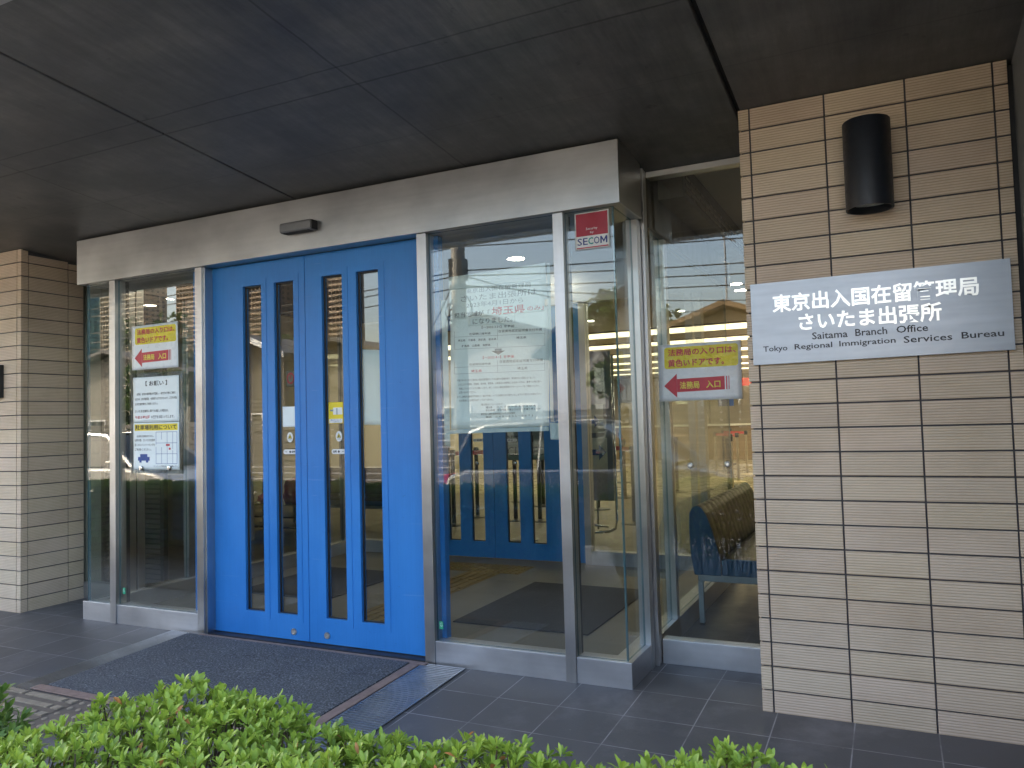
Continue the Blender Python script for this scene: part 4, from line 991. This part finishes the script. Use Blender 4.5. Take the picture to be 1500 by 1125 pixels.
for z_ in (.08, .34, .20): MB().box(-.56, .38, -.01, .385, z_, z_ + .018).build('shelf', SILVER if z_ > .3 else BLACKM, rk)
def blob(name, mat, loc, sx, sy, sz, seed, label, cat, par=None, rough=.25):
    bm = bmesh.new(); bmesh.ops.create_icosphere(bm, subdivisions=4, radius=1)
    for v in bm.verts:
        d = 1 + rough * mn.fractal(v.co * 1.7 + Vector((seed, 0, 0)), 1, 2, 4)
        v.co = Vector((v.co.x * sx * d, v.co.y * sy * d, max(v.co.z * sz * d, -sz * .8)))
    me = bpy.data.meshes.new(name); bm.to_mesh(me); bm.free(); o = bpy.data.objects.new(name, me); COL.objects.link(o); me.materials.append(mat)
    for p in me.polygons: p.use_smooth = True
    o.location = loc
    if par: o.parent = par
    return tag(o, label, cat)
blob('folded_jacket', REDCL, (-5.20, 3.62, .358 + .13), .13, .12, .16, 3, 'crumpled red jacket heaped on the dark metal rack', 'jacket')
blob('soft_bag', PINK, (-5.62, 3.65, .358 + .05), .12, .11, .065, 8, 'pink and black soft bag on the dark metal rack', 'bag')
# ------------------------------------------------------------------ foliage
def leaf_cloud(name, mat, parent, tips, ll=(.015, .027), nleaf=(6, 9), wid=.40, smooth=True, seed=1):
    rd = random.Random(seed); V = []; F = []; T = []
    for (p, nrm, tone) in tips:
        up = Vector(nrm).normalized(); a = up.orthogonal().normalized(); b_ = up.cross(a)
        nl = rd.randint(*nleaf); ph = rd.random() * 6.28
        for k in range(nl):
            an = ph + k * 2.4 + rd.uniform(-.3, .3); tilt = rd.uniform(.25, 1.15) if k else .1
            out = (a * math.cos(an) + b_ * math.sin(an)); d = (out * math.sin(tilt) + up * math.cos(tilt)).normalized()
            side = d.cross(up);
            if side.length < 1e-4: side = a.copy()
            side.normalize(); nn = side.cross(d).normalized()
            L = rd.uniform(*ll); W = L * wid * rd.uniform(.8, 1.15) * .5; cur = rd.uniform(.02, .22) * L; fold = W * rd.uniform(.2, .5)
            base = Vector(p) - up * rd.uniform(0, .008) + out * .002
            t = min(.96, max(0, tone + rd.uniform(-.22, .22)))
            if rd.random() < .006: t = 1.0
            i0 = len(V)
            for s_, w_ in ((0, .12), (.3, .72), (.62, 1.0), (.86, .62), (1.0, .05)):
                c = base + d * (L * s_) - nn * (cur * s_ * s_)
                V += [tuple(c - side * W * w_ + nn * fold * w_), tuple(c), tuple(c + side * W * w_ + nn * fold * w_)]
            for q in range(4):
                r0 = i0 + q * 3
                F += [(r0, r0 + 1, r0 + 4, r0 + 3), (r0 + 1, r0 + 2, r0 + 5, r0 + 4)]; T += [t, t]
    me = bpy.data.meshes.new(name); me.from_pydata(V, [], F)
    ca = me.color_attributes.new('tone', 'FLOAT_COLOR', 'CORNER'); data = []
    for t in T: data += [t, t, t, 1.0] * 4
    ca.data.foreach_set('color', data)
    if smooth: me.polygons.foreach_set('use_smooth', [True] * len(me.polygons))
    o = bpy.data.objects.new(name, me); COL.objects.link(o); me.materials.append(mat); o.parent = parent
    return o
def htop(x, y): return (.658 if x < .6 else .658 + min(.05, (x - .6) * .18)) + .045 * mn.noise(Vector((x * 2.1, y * 2.1, 3))) + .022 * mn.noise(Vector((x * 7, y * 7, 1)))
def hback(x):
    if x < -.35: return -2.17 - (-.35 - x) * 1.6
    if x > .82: return -2.10 - (x - .82) * .45
    return -2.155 - .03 * math.sin((x + .3) * 2.6)
hd = tag(empty('azalea_hedge', (.5, -2.6, 0)), 'bright green clipped azalea hedge along the bottom of the picture', 'hedge')
TH = Matrix.Translation((-.5, 2.6, 0))
tips = []; rd = random.Random(5)
x = -.75
N = 8800
for _ in range(N):
    x = rd.uniform(-.72, 2.3); y = rd.uniform(-3.15, hback(x))
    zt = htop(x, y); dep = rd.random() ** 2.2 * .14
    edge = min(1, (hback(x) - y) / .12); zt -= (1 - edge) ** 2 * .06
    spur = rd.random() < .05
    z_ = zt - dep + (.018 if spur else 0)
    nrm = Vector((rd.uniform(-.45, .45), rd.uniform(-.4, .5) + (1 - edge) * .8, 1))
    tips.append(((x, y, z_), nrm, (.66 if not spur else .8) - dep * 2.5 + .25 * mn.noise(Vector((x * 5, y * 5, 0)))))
for _ in range(3600):     # the side facing the doors and the left end
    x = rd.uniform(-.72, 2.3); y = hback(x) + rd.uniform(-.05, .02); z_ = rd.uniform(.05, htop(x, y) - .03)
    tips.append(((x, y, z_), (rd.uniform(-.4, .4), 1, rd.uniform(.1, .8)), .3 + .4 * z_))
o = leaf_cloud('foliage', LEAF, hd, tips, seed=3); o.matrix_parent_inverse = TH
mb = MB()
for (p, n_, t) in tips[::4]:
    p = Vector(p); q = Vector((p.x + rd.uniform(-.06, .06), p.y + rd.uniform(-.06, .06), p.z - .16)); mid = (p + q) / 2 + Vector((rd.uniform(-.01, .01), rd.uniform(-.01, .01), 0))
    mb.tube([q, mid, p], [.0032, .0024, .0014], 4, False)
for _ in range(90):
    x = rd.uniform(-.6, 2.2); y = rd.uniform(-3.05, hback(x) - .06); mb.tube([(x, y, -.1), (x + rd.uniform(-.05, .05), y + rd.uniform(-.05, .05), .25), (x + rd.uniform(-.12, .12), y + rd.uniform(-.1, .1), .52)], [.008, .006, .003], 5, False)
o = mb.build('stems', TWIG, hd, fixn=False); o.matrix_parent_inverse = TH
def shrub(name, label, c, rx, ry, ztop, n_, leafm, tone, seed, ll=(.022, .036)):
    r = tag(empty(name, (c[0], c[1], flo(c[1]))), label, 'shrub'); T = Matrix.Translation((-c[0], -c[1], -flo(c[1])))
    rd = random.Random(seed); tips = []
    for _ in range(n_):
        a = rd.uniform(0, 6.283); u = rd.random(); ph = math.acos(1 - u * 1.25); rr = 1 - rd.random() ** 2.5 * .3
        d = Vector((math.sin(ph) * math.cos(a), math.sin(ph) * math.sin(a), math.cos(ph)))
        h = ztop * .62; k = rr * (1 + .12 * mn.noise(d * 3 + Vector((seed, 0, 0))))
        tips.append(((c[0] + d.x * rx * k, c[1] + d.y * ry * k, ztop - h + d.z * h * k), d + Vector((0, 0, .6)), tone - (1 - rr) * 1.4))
    o = leaf_cloud('foliage', leafm, r, tips, ll, seed=seed); o.matrix_parent_inverse = T
    mb = MB()
    for (p, _n, t) in tips[::6]:
        mb.tube([(c[0], c[1], flo(c[1])), (c[0] + (p[0] - c[0]) * .4, c[1] + (p[1] - c[1]) * .4, p[2] * .5), p], [.007, .004, .0015], 4, False)
    o = mb.build('stems', TWIG, r, fixn=False); o.matrix_parent_inverse = T
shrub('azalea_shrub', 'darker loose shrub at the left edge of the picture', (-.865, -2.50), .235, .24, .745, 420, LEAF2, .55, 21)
# hedges further along, reflected in the glass
def far_hedge(label, x0, x1, y0, y1, zt, seed, n_):
    r = tag(empty('azalea_hedge', ((x0 + x1) / 2, (y0 + y1) / 2, 0)), label, 'hedge'); T = Matrix.Translation((-(x0 + x1) / 2, -(y0 + y1) / 2, 0))
    rd = random.Random(seed); tips = []
    for _ in range(n_):
        x, y = rd.uniform(x0, x1), rd.uniform(y0, y1); tips.append(((x, y, zt + .05 * mn.noise(Vector((x * 2, y * 2, 0))) - rd.random() ** 2 * .1), (rd.uniform(-.4, .4), rd.uniform(-.4, .4), 1), .5))
    for _ in range(n_ // 2):
        x = rd.uniform(x0, x1); tips.append(((x, y1 + rd.uniform(-.04, .02), rd.uniform(0, zt)), (rd.uniform(-.4, .4), 1, .4), .35))
    o = leaf_cloud('foliage', LEAF2, r, tips, (.035, .06), (5, 7), seed=seed); o.matrix_parent_inverse = T
    mb = MB(); mb.box(x0 + .05, x1 - .05, y0 + .05, y1 - .06, -.1, zt - .12); o = mb.build('stems', TWIG, r); o.matrix_parent_inverse = T
far_hedge('dark clipped hedge further left along the street', -9.5, -1.35, -3.1, -2.35, .62, 31, 4200)

# ------------------------------------------------------------------ across the street (seen reflected in the glass)
def car(label, x, y, L, col, seed, rz=0):
    r = tag(empty('parked_car', (x, y, -.262), rz), label, 'car', 'cars parked in the street')
    paint = mat_basic('car_paint_%d' % seed, col, .25, .4, .04, 2, coat=1.)
    H = 1.48; hw = .80
    low = [(-.5, .30), (-.495, .62), (-.47, .82), (-.40, .90), (.22, .92), (.40, .84), (.485, .70), (.5, .45), (.495, .28), (.40, .22), (-.40, .22)]
    mb = MB(); V = []; F = []; m = len(low)
    for yy, k in ((-hw, .94), (-hw + .06, 1), (hw - .06, 1), (hw, .94)):
        for (a, z) in low: V.append((a * L * (1 if k == 1 else .985), yy, .55 + (z - .55) * k))
    for i in range(3):
        for k in range(m): F.append((i * m + k, i * m + (k + 1) % m, (i + 1) * m + (k + 1) % m, (i + 1) * m + k))
    F += [tuple(range(m)), tuple(range(4 * m - 1, 3 * m - 1, -1))]
    mb.add(V, F); body = mb.build('body', paint, r, bevel=.03)
    top = [(-.455, .90), (-.40, 1.36), (-.33, H - .03), (-.05, H), (.08, H - .04), (.27, .92)]
    mb = MB(); V = []; F = []; m = len(top)
    for yy in (-1, 1):
        for (a, z) in top: V.append((a * L, yy * (hw - .05 - (z - .9) * .28), z))
    for k in range(m): F.append((k, (k + 1) % m, (k + 1) % m + m, k + m))
    F += [tuple(range(m)), tuple(range(2 * m - 1, m - 1, -1))]
    mb.add(V, F); mb.build('cabin_glass', mat_basic('car_glass', (.02, .025, .03), .06, 0, .05), r, bevel=.02)
    mb = MB()
    mb.box(-.385 * L, .02 * L, -hw + .20, hw - .20, H - .012, H + .012)
    for sy in (-1, 1):
        for (a0, z0), (a1, z1) in zip(top, top[1:]):
            mb.tube([(a0 * L, sy * (hw - .045 - (z0 - .9) * .28), z0), (a1 * L, sy * (hw - .045 - (z1 - .9) * .28), z1)], .035, 6)
        mb.tube([(-.12 * L, sy * (hw - .04), .9), (-.12 * L, sy * (hw - .045 - .15), H - .03)], .03, 6)
    mb.build('roof', paint, r)
    for a in (-.32, .31):
        for sy in (-1, 1):
            wh = MB(); n_ = 28; prof = [(.18, .1), (.30, .1), (.315, .07), (.315, -.07), (.30, -.1), (.18, -.1)]
            V = []; F = []
            for (rr, t) in prof: V += [(a * L + rr * math.cos(2 * math.pi * k / n_), sy * (hw - .09) + t * sy * -1, .315 + rr * math.sin(2 * math.pi * k / n_)) for k in range(n_)]
            for i in range(5):
                for k in range(n_): F.append((i * n_ + k, i * n_ + (k + 1) % n_, (i + 1) * n_ + (k + 1) % n_, (i + 1) * n_ + k))
            wh.add(V, F); wo = wh.build('wheel', RUBBER, r)
            rm = MB(); rm.tube([(a * L, sy * (hw - .16), .315), (a * L, sy * (hw - .015), .315)], [.19, .19], 24)
            for k in range(5):
                an = k * 1.2566; rm.tube([(a * L, sy * (hw - .005), .315), (a * L + .17 * math.cos(an), sy * (hw - .010), .315 + .17 * math.sin(an))], .018, 6)
            rm.build('rim', SILVER, wo)
    for sy in (-1, 1):
        MB().box(-.492 * L, -.47 * L, sy * .62 - .12, sy * .62 + .12, .68, .84).build('tail_light', REDP, r, bevel=.01)
        MB().box(.455 * L, .492 * L, sy * .58 - .15, sy * .58 + .15, .60, .72).build('headlight', WHITEP, r, bevel=.01)
        MB().box(.17 * L, .20 * L, sy * (hw + .07) - .07, sy * (hw + .07) + .07, .92, 1.04).build('wing_mirror', paint, r, bevel=.02)
    return r
car('silver hatchback parked in the street opposite the porch', -2.35, -6.0, 3.7, (.36, .38, .40), 1)
car('white car parked further left along the street', -11.2, -6.0, 4.2, (.42, .43, .44), 2)

def facade(parent, x0, x1, y, z0, z1, nx, nz, wallm, name='wall'):
    pass
def apartment(label, x0, x1, y, H, fl, bay, col, balc=True, dep=18, seed=0):
    K = 2.7; x0 = 1.13 + (x0 - 1.13) * K; x1 = 1.13 + (x1 - 1.13) * K; y = -3.52 + (y + 3.52) * K; H = H * K if H < 40 else 120
    r = tag(empty('apartment_tower', ((x0 + x1) / 2, y, -.27)), label, 'building', 'apartment towers across the street')
    hw = (x1 - x0) / 2; wallm = mat_basic('tower_wall_%d' % seed, col, .8, 0, .06, .2); shade = mat_basic('tower_window', (.07, .08, .10), .2, 0, .3, .4)
    MB().box(-hw, hw, -dep, -1.5, 0, H).build('wall', wallm, r)
    ns = int(H / fl); nb = max(1, int(2 * hw / bay))
    mb = MB()
    for k in range(1, ns + 1): mb.box(-hw - .1, hw + .1, -1.49, .0, k * fl - .25, k * fl + (.85 if balc else .45))
    mb.build('balcony', wallm, r)
    mb = MB()
    for i in range(nb + 1): xx = -hw + i * 2 * hw / nb; mb.box(xx - .22, xx + .22, -1.48, .12, 0, H)
    mb.build('pier', mat_basic('tower_pier_%d' % seed, sc(col, .8), .8, 0, .06, .3), r)
    mb = MB()
    for k in range(ns):
        for i in range(nb):
            xx = -hw + (i + .5) * 2 * hw / nb; w2 = hw / nb * .62; mb.box(xx - w2, xx + w2, -1.495, -1.46, k * fl + .9, k * fl + fl - .35)
    mb.build('window', shade, r)
    # the side that faces along the street
    mb = MB()
    for k in range(ns):
        for i in range(4): mb.box(hw, hw + .05, -dep + 2 + i * 4, -dep + 3.6 + i * 4, k * fl + 1, k * fl + 2.4)
    mb.build('side_window', shade, r)
    return r
TAN = (.36, .27, .19)
apartment('tall tan apartment tower opposite the left door leaf', -124, -107.5, -120, 62, 2.9, 2.7, TAN, seed=1)
apartment('tall brown apartment tower opposite the right door leaf', -103.5, -93.2, -122, 58, 2.9, 2.4, (.42, .32, .23), seed=2)
apartment('beige grid fronted tower seen in the left pane', -166, -151.5, -124, 35, 3.0, 2.6, (.52, .46, .36), False, seed=3)
apartment('second tan tower seen in the left pane beside the doors', -143, -128.5, -126, 60, 2.9, 2.6, (.40, .30, .22), seed=4)
tl = apartment('glass office tower at the far left with teal windows', -190, -170.5, -122, 48, 3.4, 3.2, (.16, .33, .34), False, seed=5)
apartment('distant pale apartment block beyond the wires', -84, -79, -170, 24, 3, 3, (.55, .5, .44), seed=6)

def house(label, x0, x1, y, eave, ridge, col, roofc, seed, trim=True, dep=8):
    r = tag(empty('house', ((x0 + x1) / 2, y, -.16)), label, 'house', 'houses across the street'); hw = (x1 - x0) / 2
    wallm = mat_basic('house_wall_%d' % seed, col, .8, 0, .1, 1); roofm = mat_basic('house_roof_%d' % seed, roofc, .7, 0, .15, 3)
    mb = MB(); hs = []
    for zz_ in ((.9, 2.0), (3.2, 4.2)):
        if zz_[1] < eave - .3:
            k = -hw + 1
            while k + 1.2 < hw - .4: hs.append((k, k + 1.2, *zz_)); k += 2.6
    holes(mb, -hw, hw, 0, eave, hs, -.2, 0)
    mb.box(-hw, hw, -dep, -.201, 0, eave)
    mb.add([(-hw, 0, eave), (hw, 0, eave), (0, 0, ridge - .1)], [(0, 1, 2)]); mb.add([(-hw, -dep, eave), (hw, -dep, eave), (0, -dep, ridge - .1)], [(0, 2, 1)])
    mb.build('wall', wallm, r, fixn=False)
    mb = MB()
    for a in range(int(eave / .16)): mb.box(-hw, hw, .002, .014, a * .16, a * .16 + .10)
    for k in hs:
        pass
    if seed == 1: mb.build('siding', GRILLMAT, r)
    for h in hs:
        wf = MB(); holes(wf, h[0], h[1], h[2], h[3], [(h[0] + .06, (h[0] + h[1]) / 2 - .03, h[2] + .06, h[3] - .06), ((h[0] + h[1]) / 2 + .03, h[1] - .06, h[2] + .06, h[3] - .06)], -.1, .03)
        wo = wf.build('window', WHITEP, r); MB().box(h[0] + .06, h[1] - .06, -.14, -.105, h[2] + .06, h[3] - .06).build('pane', mat_basic('house_pane', (.05, .06, .07), .08), wo)
    ov = .5; s_ = (ridge - eave) / hw
    mb = MB()
    for sg in (-1, 1):
        e = (sg * (hw + ov), eave - ov * s_)
        pts = [(0, ridge), e, (e[0], e[1] + .14), (0, ridge + .16)]
        mb.prism(pts, 'y', -dep - .4, .55)
    mb.build('roof', roofm, r)
    if trim:
        mb = MB()
        for sg in (-1, 1):
            e = (sg * (hw + ov), eave - ov * s_); mb.prism([(0, ridge - .06), e[:1] + (e[1] - .06,), (e[0], e[1] + .16), (0, ridge + .18)], 'y', .551, .60)
        mb.build('barge_board', WHITEP, r)
    return r
house('low house with white gable trim and slatted brown front opposite the left door', -23.6, -20.3, -20, 4.35, 5.0, (.12, .10, .08), (.08, .08, .085), 1)
house('dark slatted house opposite the right door', -20.0, -15.8, -20.5, 4.1, 4.65, (.12, .11, .095), (.09, .085, .08), 2, False)
house('grey house with hipped dark roof opposite the large poster', -14.6, -9.0, -21, 4.2, 5.1, (.30, .31, .33), (.07, .075, .085), 3, False)
house('dark timber house opposite the corner glass', -8.8, -6.9, -20, 3.9, 4.8, (.20, .20, .22), (.05, .05, .06), 4, False)
house('brown roofed house opposite the bench window', -5.2, -1.4, -20, 4.1, 4.75, (.34, .28, .20), (.20, .13, .07), 5, False)
house('white house further right across the street', 1.2, 8, -21, 5.0, 6.6, (.6, .6, .58), (.10, .09, .09), 6, False)
house('cream house further left across the street', -38, -27.5, -22, 4.0, 5.2, (.20, .18, .15), (.10, .09, .09), 7, False)
# added dark fence, masks the bright sunlit road in the reflections
fn = tag(empty('added_fence', (-14, -10.4, -.16)), 'added dark slatted fence masking the sunlit road across the street', 'fence')
mb = MB()
for k in range(11): mb.box(-22, 24, -.02, .02, .08 + k * .14, .19 + k * .14)
mb.build('slat', GRILLMAT, fn)
mb = MB()
for k in range(24): mb.box(-22 + k * 2, -21.93 + k * 2, -.09, -.021, 0, 1.68)
mb.build('post', DARKMETAL, fn)
# antenna
an = tag(empty('tv_antenna', (-3.35, -20.4, 0)), 'thin television aerial on the brown roofed house', 'antenna')
mb = MB(); mb.tube([(0, 0, 4.5), (0, 0, 6.9)], .025, 6); mb.tube([(-.45, 0, 7.05), (.35, 0, 6.65)], .018, 6)
for k in range(7): a = -.42 + k * .12; mb.tube([(a, -.22, 7.03 - (a + .45) * .5), (a, .22, 7.03 - (a + .45) * .5)], .010, 5)
mb.build('mast', GREYP, an)
# utility poles and wires
PC = mat_basic('pole_concrete', (.30, .29, .27), .8)
def pole(x, y, lb):
    r = tag(empty('utility_pole', (x, y, -.27)), lb, 'utility pole', 'utility poles')
    MB().tube([(0, 0, 0), (0, 0, 9.5)], [.16, .10], 14).build('pole', PC, r, smooth=True)
    mb = MB(); mb.tube([(-.8, 0, 8.9), (.8, 0, 8.9)], .045, 6); mb.tube([(-.6, 0, 8.2), (.6, 0, 8.2)], .04, 6); mb.build('crossarm', GREYP, r)
    mb = MB()
    for k in range(5): mb.lathe(-.7 + k * .35, 0, [(.04, 8.95), (.06, 9.0), (.03, 9.08)], 10)
    mb.build('insulator', WHITEP, r)
    mb = MB(); mb.lathe(.33, 0, [(.20, 6.6), (.22, 6.65), (.22, 7.3), (.18, 7.36)], 16); mb.build('transformer', GREYP, r)
    mb = MB(); mb.box(-.14, .14, -.12, .12, 4.15, 4.55); mb.lathe(0, 0, [(.17, 4.0), (.17, 4.06)], 12); mb.build('junction_box', BLACKM, r)
    mb = MB(); rd = random.Random(int(x * 10))
    for k in range(7):
        c = Vector((rd.uniform(-.15, .15), .16, 3.2 + rd.uniform(-.6, .6))); rr = rd.uniform(.12, .26)
        mb.tube([c + Vector((rr * math.cos(t * .5), 0, rr * 1.3 * math.sin(t * .5))) for t in range(14)], .012, 5, False)
    mb.build('cable_coil', BLACKM, r)
    return r
PX = [-34, -6.0, 22]
for x, lb in zip(PX, ('concrete utility pole far left in the street', 'concrete utility pole with coiled cables opposite the large poster', 'concrete utility pole far right in the street')): pole(x, -9.0, lb)
def wires(label, specs, rad=.012):
    mb = MB()
    for (a, b, sag) in specs:
        a, b = Vector(a), Vector(b); mb.tube([a.lerp(b, t / 16) - Vector((0, 0, sag * 4 * (t / 16) * (1 - t / 16))) for t in range(17)], rad, 5, False)
    return tag(mb.build('overhead_wires', BLACKM, fixn=False), label, 'wires')
W = []
for (xa, xb) in ((-34, -6.0), (-6.0, 22)):
    for z_, sg, dy in ((3.95, .55, 0), (4.15, .60, .1), (4.28, .45, -.1), (4.7, .5, .05), (5.0, .6, -.05), (5.4, .5, 0), (6.1, .5, .1)): W.append(((xa, -9 + dy, z_ - .2), (xb, -9 + dy, z_ - .2), sg))
    for k in range(5): W.append(((xa - .7 + .35 * k, -9, 8.8), (xb - .7 + .35 * k, -9, 8.8), .7))
W += [((-6, -9, 4.0), (-3.0, -20, 4.6), .4), ((-6, -9, 4.1), (-14, -20, 4.4), .4), ((-6, -9, 3.8), (3.5, -20.5, 4.9), .4)]
wires('sagging overhead cables strung along the street on the utility poles', W)
# railway gantry / lattice in the window reflection
# trees
def tree(label, x, y, h, rx, seed, n_=900):
    r = tag(empty('broadleaf_tree', (x, y, -.16)), label, 'tree', 'trees across the street'); rd = random.Random(seed)
    mb = MB(); mb.tube([(0, 0, 0), (.1, 0, h * .35), (.05, .1, h * .6), (0, 0, h * .9)], [.16, .12, .08, .02], 8)
    cl = []
    for k in range(9):
        a = rd.uniform(0, 6.28); rr = rd.uniform(.3, .85) * rx; c = Vector((rr * math.cos(a), rr * math.sin(a) * .8, h * rd.uniform(.42, .88))); cl.append((c, rd.uniform(.3, .5) * rx))
        mb.tube([(.08, 0, h * rd.uniform(.3, .5)), c * .6 + Vector((0, 0, h * .2)), c], [.06, .04, .015], 6)
    mb.build('trunk', TWIG, r)
    tips = []
    for _ in range(n_):
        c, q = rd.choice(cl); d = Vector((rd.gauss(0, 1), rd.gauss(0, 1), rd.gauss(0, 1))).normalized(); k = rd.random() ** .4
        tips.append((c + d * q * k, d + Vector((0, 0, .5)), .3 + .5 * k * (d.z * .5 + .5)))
    leaf_cloud('crown', TREEM, r, tips, (.12, .22), (5, 7), .5, False, seed)
for i, (x, y, h, rx) in enumerate(((-31.5, -24, 7.6, 2.6), (-28, -25, 6.6, 2.2), (-26.5, -19, 4.9, 1.8), (-25.3, -26, 6.2, 2.2), (-41, -24, 8.2, 3), (-6.3, -19, 5.6, 1.3), (-6.9, -24, 6.6, 1.8), (9.5, -20, 6, 2.5), (-15.2, -25, 5.8, 1.6))):
    tree(['leafy tree left of the far towers', 'leafy tree beside the cream house', 'low tree in front of the cream house', 'tree behind the low tree', 'tall tree at the far left', 'slim tree opposite the corner glass', 'taller tree behind the slim one', 'round tree beside the white house', 'small tree behind the slatted house'][i], x, y, h, rx, 40 + i)
